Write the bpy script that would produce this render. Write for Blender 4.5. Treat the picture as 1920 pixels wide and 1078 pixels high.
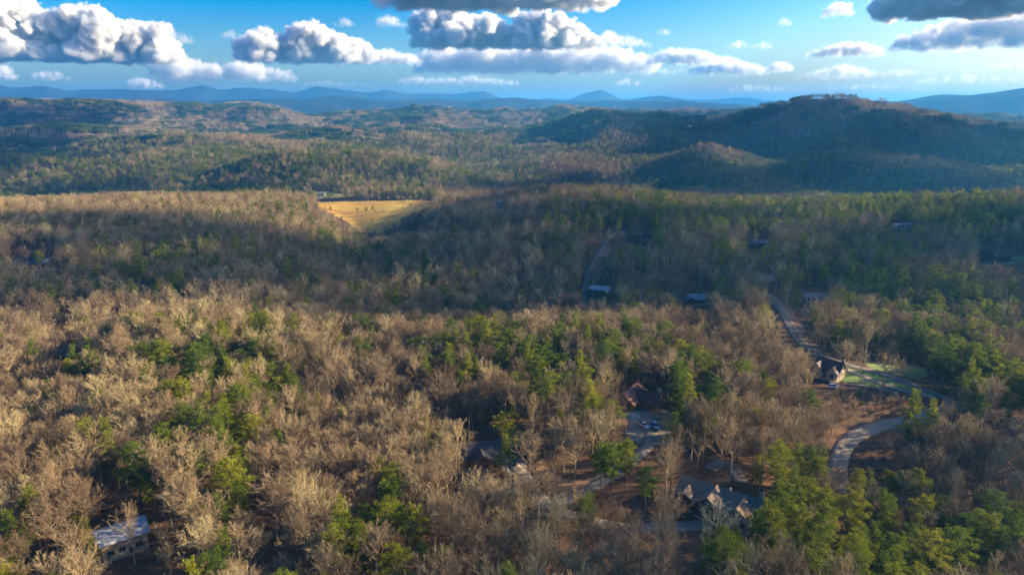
import bpy, math, random
import numpy as np
from mathutils import Vector

for o in list(bpy.data.objects):
    bpy.data.objects.remove(o)
SC = bpy.context.scene
R = math.radians

# ------------------------------------------------------------------ camera, sky, sun, exposure
CAMZ, PITCH, FPX, CX, CY = 125.0, R(14.6), 1280.0, 960.0, 539.0
cam_d = bpy.data.cameras.new('camera'); cam = bpy.data.objects.new('camera', cam_d)
SC.collection.objects.link(cam); SC.camera = cam
cam.location = (0, 0, CAMZ); cam.rotation_euler = (R(90) - PITCH, 0, 0)
cam_d.sensor_width = 36.0; cam_d.lens = 24.0
cam_d.clip_start = 1.0; cam_d.clip_end = 150000.0

SUN_AZ, SUN_EL = R(80), R(21)          # azimuth measured from +Y (view direction) towards +X (right)
SUNV = Vector((math.sin(SUN_AZ) * math.cos(SUN_EL), math.cos(SUN_AZ) * math.cos(SUN_EL), math.sin(SUN_EL)))
world = bpy.data.worlds.new('World'); SC.world = world; world.use_nodes = True
wn = world.node_tree; wn.nodes.clear()
sky = wn.nodes.new('ShaderNodeTexSky'); sky.sky_type = 'NISHITA'; sky.sun_disc = False
sky.sun_elevation = SUN_EL; sky.sun_rotation = SUN_AZ
sky.air_density = 1.0; sky.dust_density = 3.0; sky.ozone_density = 3.2; sky.altitude = 400
hsv = wn.nodes.new('ShaderNodeHueSaturation'); hsv.inputs['Saturation'].default_value = 1.75
hsv.inputs['Hue'].default_value = 0.507
bg = wn.nodes.new('ShaderNodeBackground'); bg.inputs['Strength'].default_value = 0.066
wo = wn.nodes.new('ShaderNodeOutputWorld')
gam = wn.nodes.new('ShaderNodeGamma'); gam.inputs['Gamma'].default_value = 1.2
wn.links.new(sky.outputs[0], gam.inputs['Color']); wn.links.new(gam.outputs[0], hsv.inputs['Color']); wn.links.new(hsv.outputs[0], bg.inputs['Color'])
wn.links.new(bg.outputs[0], wo.inputs['Surface'])
sun_d = bpy.data.lights.new('sun', 'SUN'); sun = bpy.data.objects.new('sun', sun_d)
SC.collection.objects.link(sun)
sun_d.energy = 5.0; sun_d.angle = R(0.8); sun_d.color = (1.0, 0.82, 0.54)
sun.rotation_euler = SUNV.to_track_quat('Z', 'Y').to_euler()
sun.location = (300, 60, 400)
SC.view_settings.view_transform = 'Standard'; SC.view_settings.look = 'None'
SC.view_settings.exposure = 1.55; SC.view_settings.gamma = 1.0
SC.view_settings.use_curve_mapping = False
cy = SC.cycles
cy.use_denoising = True; cy.max_bounces = 8; cy.diffuse_bounces = 2; cy.glossy_bounces = 1
cy.transmission_bounces = 1; cy.volume_bounces = 6; cy.transparent_max_bounces = 8
cy.use_adaptive_sampling = True; cy.adaptive_threshold = 0.02
cy.volume_step_rate = 2.0; cy.volume_max_steps = 256; cy.sample_clamp_indirect = 4.0
cy.caustics_reflective = False; cy.caustics_refractive = False

# ------------------------------------------------------------------ small helpers
COL = SC.collection

def tag(o, label=None, cat=None, group=None, kind=None):
    if label: o['label'] = label
    if cat: o['category'] = cat
    if group: o['group'] = group
    if kind: o['kind'] = kind
    return o

def empty(name, loc, rz=0.0):
    o = bpy.data.objects.new(name, None); COL.objects.link(o)
    o.location = loc; o.rotation_euler = (0, 0, rz); o.empty_display_size = 0.5
    return o

def mesh_obj(name, verts, faces, mat, parent=None, smooth=False, link=True):
    me = bpy.data.meshes.new(name)
    me.from_pydata([tuple(v) for v in verts], [], faces)
    if mat: me.materials.append(mat)
    if smooth: me.polygons.foreach_set('use_smooth', [True] * len(me.polygons))
    me.update()
    o = bpy.data.objects.new(name, me)
    if link: COL.objects.link(o)
    if parent: o.parent = parent
    return o

def np_mesh(name, V, F, mat):
    """fast mesh from numpy arrays; F is (n,3) or (n,4)"""
    me = bpy.data.meshes.new(name); V = np.asarray(V, np.float32); F = np.asarray(F, np.int32)
    n, k = F.shape
    me.vertices.add(len(V)); me.vertices.foreach_set('co', V.ravel())
    me.loops.add(n * k); me.loops.foreach_set('vertex_index', F.ravel())
    me.polygons.add(n); me.polygons.foreach_set('loop_start', np.arange(0, n * k, k, dtype=np.int32))
    me.polygons.foreach_set('loop_total', np.full(n, k, np.int32))
    if mat: me.materials.append(mat)
    me.update(calc_edges=True); me.validate()
    return me

# ------------------------------------------------------------------ noise
def hsh(ix, iy, seed):
    h = (ix.astype(np.int64) * 374761393 + iy.astype(np.int64) * 668265263 + seed * 1442695041) & 0xffffffff
    h = ((h ^ (h >> 13)) * 1274126177) & 0xffffffff
    h = (h ^ (h >> 16)) & 0xffffffff
    return h / 4294967295.0

def vn(x, y, seed=0):
    ix, iy = np.floor(x), np.floor(y); fx, fy = x - ix, y - iy
    ux = fx * fx * fx * (fx * (fx * 6 - 15) + 10); uy = fy * fy * fy * (fy * (fy * 6 - 15) + 10)
    a, b = hsh(ix, iy, seed), hsh(ix + 1, iy, seed); c, d = hsh(ix, iy + 1, seed), hsh(ix + 1, iy + 1, seed)
    return ((a + (b - a) * ux) * (1 - uy) + (c + (d - c) * ux) * uy) * 2 - 1

def fbm(x, y, octv=4, seed=0):
    s = 0; a = 0.5
    for k in range(octv):
        s = s + a * vn(x, y, seed + k * 17); x, y = x * 2.03 + 5.2, y * 2.03 - 3.1; a *= 0.5
    return s

def ridged(x, y, octv=4, seed=0):
    s = 0; a = 0.5
    for k in range(octv):
        s = s + a * (1 - 2 * np.abs(vn(x, y, seed + k * 31))); x, y = x * 2.07 + 1.7, y * 2.07 + 9.2; a *= 0.5
    return s

# ------------------------------------------------------------------ camera geometry of the photograph
SP, CP = math.sin(PITCH), math.cos(PITCH)
def pix_dir(px, py):
    r_, u_ = (px - CX) / FPX, (CY - py) / FPX
    return np.array([r_, CP + u_ * SP, -SP + u_ * CP])
def slope(px, py):
    d = pix_dir(px, py); return d[2] / math.hypot(d[0], d[1])
def project(x, y, z):
    dz = z - CAMZ
    dep = y * CP - dz * SP; up = y * SP + dz * CP
    dep = np.where(np.abs(dep) < 1, 1, dep)
    return CX + FPX * x / dep, CY - FPX * up / dep, dep

# ------------------------------------------------------------------ terrain: lines of crests and valleys, near to far
TREE = 19.0
def Z(pts): return ('z', pts)
def Yv(pts, tree=TREE): return ('y', pts, tree)
LINES = [  # (radius points, height points)
    ([(960, 1)], Z([(960, -8)])),
    ([(960, 150)], Z([(0, 0), (960, 0), (1500, 2), (1800, -8), (2300, -12)])),
    ([(960, 240)], Z([(-500, 0), (0, 0), (300, 2), (650, -7), (960, 2), (1200, 3), (1400, 3), (1650, -6), (1920, -16), (2400, -16)])),
    ([(-500, 380), (0, 365), (250, 385), (420, 375), (600, 345), (900, 320), (1200, 315), (1500, 325), (1920, 340)],
     Z([(-500, -8), (0, -6), (120, 0), (250, 5), (400, 1), (600, -5), (800, -3), (900, 1), (1200, 2), (1400, -3), (1560, 2), (1750, 2), (1920, 0)])),
    ([(-500, 500), (0, 490), (600, 440), (900, 420), (1300, 430), (1920, 450)],
     Z([(-500, -20), (0, -20), (400, -18), (600, -16), (900, -22), (1200, -14), (1350, -8), (1500, 1), (1650, -6), (1920, -10)])),
    ([(960, 640)], Z([(-500, -12), (0, -12), (400, -6), (600, -16), (680, -22), (750, -16), (900, -8), (1050, -2), (1200, 3), (1350, 3), (1500, 4), (1650, -2), (1920, -6)])),
    ([(-500, 1000), (0, 1000), (400, 1000), (560, 960), (650, 1000), (740, 900), (820, 820), (900, 840), (1200, 860), (1500, 930), (1920, 1000)],
     Yv([(-500, 385), (0, 380), (200, 372), (400, 372), (520, 370), (575, 392), (620, 437), (700, 440), (760, 432), (820, 402), (890, 374), (960, 362), (1050, 350), (1140, 350), (1250, 364), (1360, 381), (1500, 382), (1600, 374), (1700, 366), (1920, 362), (2400, 362)])),
    ([(960, 1270)], Z([(-500, -40), (560, -38), (620, -35), (800, -35), (960, -40), (2400, -42)])),
    ([(-500, 1700), (200, 1750), (400, 1700), (560, 1600), (900, 1500), (1200, 1600), (1500, 1700), (1920, 1700)],
     Yv([(-500, 315), (0, 308), (200, 300), (330, 305), (450, 290), (560, 276), (700, 282), (800, 284), (900, 298), (1050, 318), (1180, 336), (1300, 305), (1430, 293), (1560, 305), (1700, 312), (1920, 330), (2400, 330)])),
    ([(960, 2050)], Z([(-500, -25), (560, -10), (1200, -25), (1920, -20)])),
    ([(-500, 2600), (400, 2500), (900, 2500), (1200, 2700), (1500, 2600), (1920, 2500)],
     Yv([(-500, 262), (0, 262), (150, 240), (300, 232), (450, 240), (600, 236), (700, 244), (850, 240), (950, 225), (1050, 212), (1130, 200), (1220, 195), (1290, 203), (1380, 208), (1430, 190), (1500, 180), (1570, 186), (1650, 196), (1720, 201), (1800, 206), (1920, 224), (2400, 232)])),
    ([(960, 3400)], Z([(-500, 20), (300, 20), (900, 10), (1920, 0)])),
    ([(960, 4600)], Yv([(-500, 195), (0, 187), (120, 189), (210, 187), (300, 197), (400, 203), (480, 197), (540, 205), (600, 208), (700, 206), (900, 205), (1050, 203), (1200, 206), (1450, 206), (1560, 205), (1640, 210), (1920, 222), (2400, 222)])),
    ([(960, 6300)], Z([(960, -30)])),
    ([(960, 8500)], Yv([(-500, 195), (0, 186), (100, 190), (200, 196), (300, 190), (400, 192), (480, 186), (560, 190), (640, 183), (720, 190), (800, 186), (880, 190), (960, 187), (1060, 193), (1200, 189), (1330, 196), (1450, 202), (1540, 196), (1570, 189), (1610, 187), (1650, 194), (1690, 189), (1760, 180), (1810, 180), (1860, 175), (1920, 167), (2100, 160), (2400, 175)], 0)),
    ([(960, 11000)], Z([(960, 40)])),
    ([(960, 13500)], Yv([(-500, 172), (-100, 170), (0, 165), (30, 170), (90, 166), (140, 173), (165, 170), (230, 170), (285, 172), (330, 174), (385, 166), (420, 173), (455, 170), (505, 171), (560, 176), (595, 168), (640, 171), (690, 175), (725, 170), (770, 178), (815, 177), (850, 178), (910, 174), (945, 184), (965, 181), (1000, 184), (1055, 188), (1090, 178), (1125, 172), (1165, 184), (1200, 180), (1235, 178), (1280, 183), (1310, 190), (1330, 185), (1370, 192), (1410, 193), (1480, 190), (1600, 188), (1750, 186), (1920, 180), (2400, 180)], 0)),
    ([(960, 16000)], Z([(960, 40)])),
    ([(960, 18500)], Yv([(-500, 190), (300, 188), (960, 189), (1040, 184), (1100, 186), (1200, 188), (1340, 188), (1380, 184), (1440, 190), (1600, 192), (1920, 190), (2400, 190)], 0)),
    ([(960, 22000)], Z([(960, 0)])),
    ([(960, 60000)], Z([(960, 0)])),
]
COLS = np.linspace(-700, 2620, 665)
def crv(pts):
    xs = np.array([p[0] for p in pts], float); ys = np.array([p[1] for p in pts], float)
    if len(xs) == 1: return np.full(len(COLS), ys[0])
    c = np.interp(COLS, xs, ys); k = np.hanning(7); k /= k.sum()
    return np.convolve(np.pad(c, 3, 'edge'), k, 'valid')
LR, LZ = [], []
LINES[16] = (LINES[16][0], Yv([(a, 172 + (b - 173) * 1.5) for a, b in LINES[16][1][1]], 0))
for rp, spec in LINES:
    r_ = crv(rp)
    if spec[0] == 'z': z_ = crv(spec[1])
    else:
        yy = crv(spec[1]); z_ = CAMZ + r_ * np.array([slope(p, q) for p, q in zip(COLS, yy)]) - spec[2]
    LR.append(r_); LZ.append(z_)
LR, LZ = np.array(LR), np.array(LZ)
LZ[8] -= 55                                              # saddles between the knolls set further down
LZ[10] -= np.interp(COLS, [1000, 1120, 1700, 1850], [55, 10, 8, 40])

# rounded knolls of the hill country: (px, py of the wooded top, distance, half width across, half depth)
KN = [(300, 286, 1850, 190, 170), (505, 283, 1700, 170, 150), (690, 281, 1600, 190, 140), (830, 300, 1500, 120, 130), (905, 250, 2350, 260, 200), (620, 236, 2700, 300, 200), (770, 252, 2200, 200, 150),
      (470, 252, 2350, 170, 150), (140, 236, 3000, 330, 240), (60, 290, 1900, 200, 160), (350, 244, 2700, 220, 170), (1060, 292, 1900, 200, 160), (1185, 250, 2250, 190, 160), (1430, 232, 2250, 290, 170), (1330, 268, 1950, 180, 130),
      (1120, 203, 2750, 330, 260), (1500, 180, 2650, 260, 260), (1650, 236, 2250, 170, 220), (1800, 250, 2200, 220, 180), (1560, 288, 1750, 190, 130), (1320, 300, 1650, 170, 120), (1790, 300, 1700, 220, 130),
      (1720, 203, 3300, 330, 260), (200, 187, 4300, 700, 400), (480, 197, 3900, 300, 260), (860, 213, 3600, 420, 260), (990, 210, 3900, 300, 220), (680, 208, 4200, 360, 300)]
KNW = None
PADS = []     # (x, y, radius, z) level building plots
def H(x, y, pads=True):
    x = np.atleast_1d(np.asarray(x, float)); y = np.atleast_1d(np.asarray(y, float))
    sh = x.shape; x = x.ravel(); y = y.ravel()
    r0 = np.hypot(x, y) + 1e-6
    az = np.clip(np.arctan2(x, y), -R(62), R(62))
    w1 = fbm(x / (0.25 * 900 + 0.0), y / 225.0, 3, 5)
    fade = np.clip((r0 - 120) / 300, 0, 1)
    sc = np.exp(np.floor(np.log(np.maximum(r0, 50)) * 1.0) )        # unused scale bins, kept smooth below
    w2 = fbm(x / 900.0, y / 900.0, 3, 9)
    w3 = fbm(x / 5000.0, y / 5000.0, 3, 19)
    far = np.clip((r0 - 6000) / 4000, 0, 1); mid = np.clip((r0 - 1300) / 800, 0, 1)
    rr = r0 * (1 + 0.04 * w1 * fade * (1 - mid) + 0.10 * w2 * mid * (1 - far) + 0.05 * w3 * far)
    col = CX + FPX * np.tan(az) / CP + 0 * rr
    ci = np.clip((col - COLS[0]) / (COLS[1] - COLS[0]), 0, len(COLS) - 1.001); i0 = ci.astype(int); f = ci - i0
    z = np.zeros_like(r0)
    lr = LR[:, i0] * (1 - f) + LR[:, i0 + 1] * f; lz = LZ[:, i0] * (1 - f) + LZ[:, i0 + 1] * f
    z = lz[-1].copy()
    for k in range(len(LR) - 1):
        m = (rr >= lr[k]) & (rr < lr[k + 1])
        t = (rr - lr[k]) / (lr[k + 1] - lr[k]); t = t * t * (3 - 2 * t)
        z = np.where(m, lz[k] + (lz[k + 1] - lz[k]) * t, z)
    z = np.where(rr < lr[0], lz[0], z)
    z += 2.5 * fbm(x / 70, y / 70, 3, 3) * (1 - mid) * np.clip((r0 - 20) / 100, 0, 1)
    z += mid * (1 - far) * (58 * ridged(x / 600, y / 600, 2, 41) + 15 * ridged(x / 230, y / 230, 3, 43) - 10) * np.clip((r0 - 1300) / 900, 0, 1)
    z += far * (42 * ridged(x / 1300, y / 1700, 5, 77))
    if KNW:
        for (kx, ky, ka, kb, aw, ad) in KNW:
            un = (x * ky - y * kx) / math.hypot(kx, ky); vn_ = (x * kx + y * ky) / math.hypot(kx, ky) - math.hypot(kx, ky)
            z += ka * np.exp(-(un / aw) ** 2 - (vn_ / ad) ** 2)
    if pads:
        for (px_, py_, pr, pz) in PADS:
            d = np.hypot(x - px_, y - py_); w = np.clip((pr * 1.7 - d) / (pr * 0.7), 0, 1); w = w * w * (3 - 2 * w)
            z = z * (1 - w) + pz * w
    return z.reshape(sh)

def G(px, py, lift=0.0, rmax=6000, tbl=True):
    """world point where the ray through a pixel of the photograph meets the ground (raised by lift)"""
    d = pix_dir(px, py); t = np.geomspace(60, rmax, 1400)
    P = t[:, None] * d[None]; hz = H(P[:, 0], P[:, 1]) + lift
    below = (P[:, 2] + CAMZ) < hz
    k = int(np.argmax(below)) if below.any() else len(t) - 1
    k = max(k, 1); a, b = t[k - 1], t[k]
    for _ in range(12):
        m = (a + b) / 2; q = m * d
        if q[2] + CAMZ < H(q[0], q[1])[0] + lift: b = m
        else: a = m
    q = b * d
    return np.array([q[0], q[1], H(q[0], q[1])[0]])

# ------------------------------------------------------------------ materials
def newmat(name):
    m = bpy.data.materials.new(name); m.use_nodes = True; nt = m.node_tree
    b = nt.nodes['Principled BSDF']; b.inputs['Specular IOR Level'].default_value = 0.15
    return m, nt, b

def ramp(nt, fac, stops, interp='LINEAR'):
    r_ = nt.nodes.new('ShaderNodeValToRGB'); cr = r_.color_ramp; cr.interpolation = interp
    while len(cr.elements) < len(stops): cr.elements.new(0.5)
    for e, (p, c) in zip(cr.elements, stops): e.position = p; e.color = (*c, 1)
    nt.links.new(fac, r_.inputs['Fac']); return r_.outputs['Color']

def noise(nt, scale, detail=4, rough=0.55, coord='Object', vec=None):
    n = nt.nodes.new('ShaderNodeTexNoise'); n.inputs['Scale'].default_value = scale
    n.inputs['Detail'].default_value = detail; n.inputs['Roughness'].default_value = rough
    if vec is None:
        tc = nt.nodes.new('ShaderNodeTexCoord') if coord == 'Object' else nt.nodes.new('ShaderNodeNewGeometry')
        vec = tc.outputs['Object'] if coord == 'Object' else tc.outputs['Position']
    nt.links.new(vec, n.inputs['Vector'])
    return n.outputs['Fac']

def mixc(nt, fac, a, b, mode='MIX'):
    m = nt.nodes.new('ShaderNodeMix'); m.data_type = 'RGBA'; m.blend_type = mode
    for sock, v in ((m.inputs[0], fac), (m.inputs[6], a), (m.inputs[7], b)):
        if hasattr(v, 'is_output') or isinstance(v, bpy.types.NodeSocket): nt.links.new(v, sock)
        elif isinstance(v, (int, float)): sock.default_value = v
        else: sock.default_value = (*v, 1)
    return m.outputs[2]

def flat(name, col, rough=0.7, metal=0.0, var=0.15, scale=0.8, spec=0.2):
    m, nt, b = newmat(name)
    f = noise(nt, scale, 5, 0.6)
    lo = tuple(c * (1 - var) for c in col); hi = tuple(min(1, c * (1 + var)) for c in col)
    nt.links.new(ramp(nt, f, [(0.3, lo), (0.7, hi)]), b.inputs['Base Color'])
    b.inputs['Roughness'].default_value = rough; b.inputs['Metallic'].default_value = metal
    b.inputs['Specular IOR Level'].default_value = spec
    return m

def stripes(name, col, axis=0, freq=2.2, depth=0.25, rough=0.6, metal=0.0):
    """boards, seams or courses: a repeating fine relief with uneven tone"""
    m, nt, b = newmat(name)
    tc = nt.nodes.new('ShaderNodeTexCoord'); sep = nt.nodes.new('ShaderNodeSeparateXYZ')
    nt.links.new(tc.outputs['Object'], sep.inputs[0])
    mm = nt.nodes.new('ShaderNodeMath'); mm.operation = 'MULTIPLY'; mm.inputs[1].default_value = freq
    nt.links.new(sep.outputs[axis], mm.inputs[0])
    fr = nt.nodes.new('ShaderNodeMath'); fr.operation = 'FRACT'; nt.links.new(mm.outputs[0], fr.inputs[0])
    f = noise(nt, 0.7, 6, 0.65)
    c = ramp(nt, f, [(0.25, tuple(x * 0.7 for x in col)), (0.75, tuple(min(1, x * 1.25) for x in col))])
    s = ramp(nt, fr.outputs[0], [(0.0, (1 - depth,) * 3), (0.12, (1, 1, 1)), (0.9, (1, 1, 1)), (1.0, (1 - depth,) * 3)])
    nt.links.new(mixc(nt, 1.0, c, s, 'MULTIPLY'), b.inputs['Base Color'])
    b.inputs['Roughness'].default_value = rough; b.inputs['Metallic'].default_value = metal
    return m

def bark_mat(name, lo, mi, hi):
    m, nt, b = newmat(name)
    oi = nt.nodes.new('ShaderNodeObjectInfo')
    big = noise(nt, 0.008, 3, 0.6, 'World'); fine = noise(nt, 0.6, 3, 0.6, 'World')
    a = nt.nodes.new('ShaderNodeMath'); a.operation = 'MULTIPLY_ADD'; a.inputs[1].default_value = 0.75; nt.links.new(oi.outputs['Random'], a.inputs[0])
    b2 = nt.nodes.new('ShaderNodeMath'); b2.operation = 'MULTIPLY_ADD'; b2.inputs[1].default_value = 0.9; nt.links.new(big, b2.inputs[0]); b2.inputs[2].default_value = -0.35
    nt.links.new(b2.outputs[0], a.inputs[2])
    c = ramp(nt, a.outputs[0], [(0.05, lo), (0.5, mi), (0.95, hi)])
    v = ramp(nt, fine, [(0.3, (0.75, 0.75, 0.75)), (0.7, (1.15, 1.15, 1.15))])
    nt.links.new(mixc(nt, 1.0, c, v, 'MULTIPLY'), b.inputs['Base Color'])
    b.inputs['Roughness'].default_value = 0.9; b.inputs['Specular IOR Level'].default_value = 0.05
    return m

def leaf_mat(name, lo, mi, hi):
    m, nt, b = newmat(name)
    oi = nt.nodes.new('ShaderNodeObjectInfo')
    big = noise(nt, 0.006, 3, 0.6, 'World'); fine = noise(nt, 0.35, 4, 0.6, 'World')
    a = nt.nodes.new('ShaderNodeMath'); a.operation = 'MULTIPLY_ADD'; a.inputs[1].default_value = 0.5; nt.links.new(oi.outputs['Random'], a.inputs[0])
    b2 = nt.nodes.new('ShaderNodeMath'); b2.operation = 'MULTIPLY_ADD'; b2.inputs[1].default_value = 0.6; nt.links.new(big, b2.inputs[0]); b2.inputs[2].default_value = -0.05
    nt.links.new(b2.outputs[0], a.inputs[2])
    c = ramp(nt, a.outputs[0], [(0.1, lo), (0.5, mi), (0.9, hi)])
    v = ramp(nt, fine, [(0.3, (0.6, 0.65, 0.6)), (0.7, (1.3, 1.25, 1.2))])
    cc = mixc(nt, 1.0, c, v, 'MULTIPLY')
    nt.links.new(cc, b.inputs['Base Color']); b.inputs['Roughness'].default_value = 0.8
    b.inputs['Specular IOR Level'].default_value = 0.08
    tr = nt.nodes.new('ShaderNodeBsdfTranslucent'); nt.links.new(cc, tr.inputs['Color'])
    mx = nt.nodes.new('ShaderNodeMixShader'); mx.inputs[0].default_value = 0.35
    nt.links.new(b.outputs[0], mx.inputs[1]); nt.links.new(tr.outputs[0], mx.inputs[2])
    nt.links.new(mx.outputs[0], nt.nodes['Material Output'].inputs['Surface'])
    return m

M = {}
M['bark'] = bark_mat('bare_bark', (0.20, 0.145, 0.09), (0.38, 0.29, 0.18), (0.58, 0.49, 0.33))
M['twig'] = bark_mat('bare_twigs', (0.17, 0.115, 0.07), (0.34, 0.24, 0.135), (0.52, 0.42, 0.21))
M['pbark'] = bark_mat('pine_bark', (0.10, 0.07, 0.05), (0.17, 0.12, 0.085), (0.24, 0.18, 0.13))
M['needle'] = leaf_mat('pine_needles', (0.052, 0.118, 0.02), (0.175, 0.21, 0.02), (0.36, 0.325, 0.03))
M['needle_far'] = leaf_mat('far_needles', (0.03, 0.085, 0.02), (0.10, 0.155, 0.022), (0.26, 0.27, 0.03))
M['shrub'] = leaf_mat('evergreen_shrub_leaves', (0.03, 0.07, 0.02), (0.05, 0.10, 0.025), (0.09, 0.13, 0.03))
M['dryleaf'] = leaf_mat('dry_leaves', (0.20, 0.10, 0.05), (0.30, 0.16, 0.07), (0.36, 0.22, 0.10))

def ground_mat():
    m, nt, b = newmat('leaf_litter')
    big = noise(nt, 0.012, 4, 0.6, 'World'); fine = noise(nt, 0.5, 6, 0.7, 'World'); mid_ = noise(nt, 0.09, 4, 0.6, 'World')
    c1 = ramp(nt, big, [(0.3, (0.075, 0.045, 0.028)), (0.55, (0.145, 0.083, 0.045)), (0.8, (0.20, 0.12, 0.065))])
    c2 = ramp(nt, fine, [(0.3, (0.6, 0.58, 0.55)), (0.7, (1.4, 1.35, 1.3))])
    c3 = ramp(nt, mid_, [(0.35, (0.75, 0.75, 0.72)), (0.7, (1.15, 1.12, 1.1))])
    nt.links.new(mixc(nt, 1.0, mixc(nt, 1.0, c1, c2, 'MULTIPLY'), c3, 'MULTIPLY'), b.inputs['Base Color'])
    b.inputs['Roughness'].default_value = 0.95
    bp = nt.nodes.new('ShaderNodeBump'); bp.inputs['Strength'].default_value = 0.6; bp.inputs['Distance'].default_value = 0.4
    nt.links.new(fine, bp.inputs['Height']); nt.links.new(bp.outputs[0], b.inputs['Normal'])
    return m
def hill_mat(name, lo, mi, hi, scale):
    m, nt, b = newmat(name)
    big = noise(nt, scale, 6, 0.65, 'World'); fine = noise(nt, 0.03, 5, 0.7, 'World')
    c1 = ramp(nt, big, [(0.35, lo), (0.5, mi), (0.65, hi)])
    c2 = ramp(nt, fine, [(0.3, (0.6, 0.6, 0.6)), (0.7, (1.3, 1.3, 1.3))])
    nt.links.new(mixc(nt, 1.0, c1, c2, 'MULTIPLY'), b.inputs['Base Color']); b.inputs['Roughness'].default_value = 1
    b.inputs['Specular IOR Level'].default_value = 0.0
    return m
M['ground'] = ground_mat()
M['hill'] = hill_mat('wooded_hill_ground', (0.05, 0.06, 0.03), (0.11, 0.08, 0.05), (0.16, 0.11, 0.07), 0.004)
M['mount'] = hill_mat('shade_darkened_mountain_woods', (0.015, 0.022, 0.018), (0.028, 0.03, 0.026), (0.045, 0.042, 0.034), 0.0012)  # woods colour darkened so that it carries cloud shade over the mountains

# ------------------------------------------------------------------ what the photograph shows where (px, py, ...) -> plots, roads, species
# building plots are levelled before the ground mesh is made
PLOTS = {  # name: (px, py of the plot centre, plot radius)
    'metal': (232, 1028, 13), 'white': (122, 665, 8), 'long': (55, 492, 14), 'log': (905, 868, 12),
    'cabin': (1192, 765, 12), 'lot': (1222, 800, 13), 'gable': (1350, 955, 16), 'timber': (1555, 705, 9),
    'blueroof': (1127, 552, 8), 'deck': (1302, 570, 9), 'tan': (1524, 572, 9), 'ridge': (1424, 465, 9),
    'brown': (1436, 535, 7), 'rightred': (1862, 488, 12), 'thin': (1693, 428, 10), 'hilltop': (932, 388, 10),
    'farm': (603, 367, 10), 'roadside': (1205, 447, 9), 'lot2': (958, 868, 8),
}
PP = {}
for k, (a, b, rr_) in PLOTS.items():
    g = G(a, b); PP[k] = g
for k in PLOTS:
    g = PP[k]; PADS.append((g[0], g[1], PLOTS[k][2], float(g[2])))
def _fit_knolls():
    global KNW
    KNW = []
    for px, py, r_, aw, ad in sorted(KN, key=lambda k: -k[2]):
        d = pix_dir(px, py); hv = math.hypot(d[0], d[1]); kx, ky = d[0] / hv * r_, d[1] / hv * r_
        want = CAMZ + r_ * slope(px, py) - TREE; have = float(H(kx, ky, False)[0])
        amp = want - have
        KNW.append((kx, ky, float(np.clip(amp, -30, 140)), 0, aw * 0.72, ad * 0.8))
_fit_knolls()
def gz(x, y): return float(H(x, y)[0])

# ------------------------------------------------------------------ the ground sheet, polar round the camera
def make_terrain():
    azs = np.concatenate([np.linspace(-180, -66, 20)[:-1], np.linspace(-66, -42, 40)[:-1], np.linspace(-42, 42, 400)[:-1],
                          np.linspace(42, 66, 40)[:-1], np.linspace(66, 180, 20)[:-1]])
    na = len(azs); a = np.radians(azs)
    def ring_block(name, rs, mat, label):
        X = rs[:, None] * np.sin(a)[None]; Y = rs[:, None] * np.cos(a)[None]
        Zz = H(X, Y); V = np.stack([X, Y, Zz], -1).reshape(-1, 3)
        nr = len(rs); i = np.arange(nr - 1)[:, None]; j = np.arange(na)[None]
        F = np.stack([i * na + j, i * na + (j + 1) % na, (i + 1) * na + (j + 1) % na, (i + 1) * na + j], -1).reshape(-1, 4)[:, ::-1]
        me = np_mesh(name, V, F, mat); me.polygons.foreach_set('use_smooth', [True] * len(me.polygons))
        o = bpy.data.objects.new(name, me); COL.objects.link(o); tag(o, label, kind='structure')
        return o
    r1 = np.concatenate([[0.5, 20, 50, 80], np.geomspace(105, 1300, 190)])
    ring_block('ground', r1, M['ground'], 'brown leaf covered forest floor under the near trees')
    r2 = np.geomspace(1300, 6500, 110)
    ring_block('hills', r2, M['hill'], 'wooded hills beyond the golden field')
    r3 = np.concatenate([np.geomspace(6500, 21000, 150), [23000, 25500]])
    ring_block('mountains', r3, M['mount'], 'blue mountain ranges along the horizon')
make_terrain()

# ------------------------------------------------------------------ the air: one closed box of even haze
def haze_box():
    x, y0, y1, z0, z1 = 26000, -26000, 26000, -99, 560
    V = [(-x, y0, z0), (x, y0, z0), (x, y1, z0), (-x, y1, z0), (-x, y0, z1), (x, y0, z1), (x, y1, z1), (-x, y1, z1)]
    F = [(0, 3, 2, 1), (4, 5, 6, 7), (0, 1, 5, 4), (1, 2, 6, 5), (2, 3, 7, 6), (3, 0, 4, 7)]
    m = bpy.data.materials.new('pale_haze'); m.use_nodes = True; nt = m.node_tree; nt.nodes.clear()
    v = nt.nodes.new('ShaderNodeVolumePrincipled'); o_ = nt.nodes.new('ShaderNodeOutputMaterial')
    v.inputs['Color'].default_value = (0.09, 0.45, 1.0, 1); v.inputs['Density'].default_value = HAZE
    v.inputs['Anisotropy'].default_value = 0.25
    nt.links.new(v.outputs[0], o_.inputs['Volume'])
    o = mesh_obj('haze', V, F, m); tag(o, 'thin blue haze between the woods and the far mountains', kind='stuff')
HAZE = 7.5e-5
haze_box()

# ------------------------------------------------------------------ clouds: volumes built from puffs, flat based
def cloud_material(dens):
    m = bpy.data.materials.new('cloud_vapour'); m.use_nodes = True; nt = m.node_tree; nt.nodes.clear()
    v = nt.nodes.new('ShaderNodeVolumePrincipled'); o_ = nt.nodes.new('ShaderNodeOutputMaterial')
    v.inputs['Color'].default_value = (1, 1, 1, 1); v.inputs['Density'].default_value = dens; v.inputs['Anisotropy'].default_value = 0.25
    nt.links.new(v.outputs[0], o_.inputs['Volume']); return m

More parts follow.
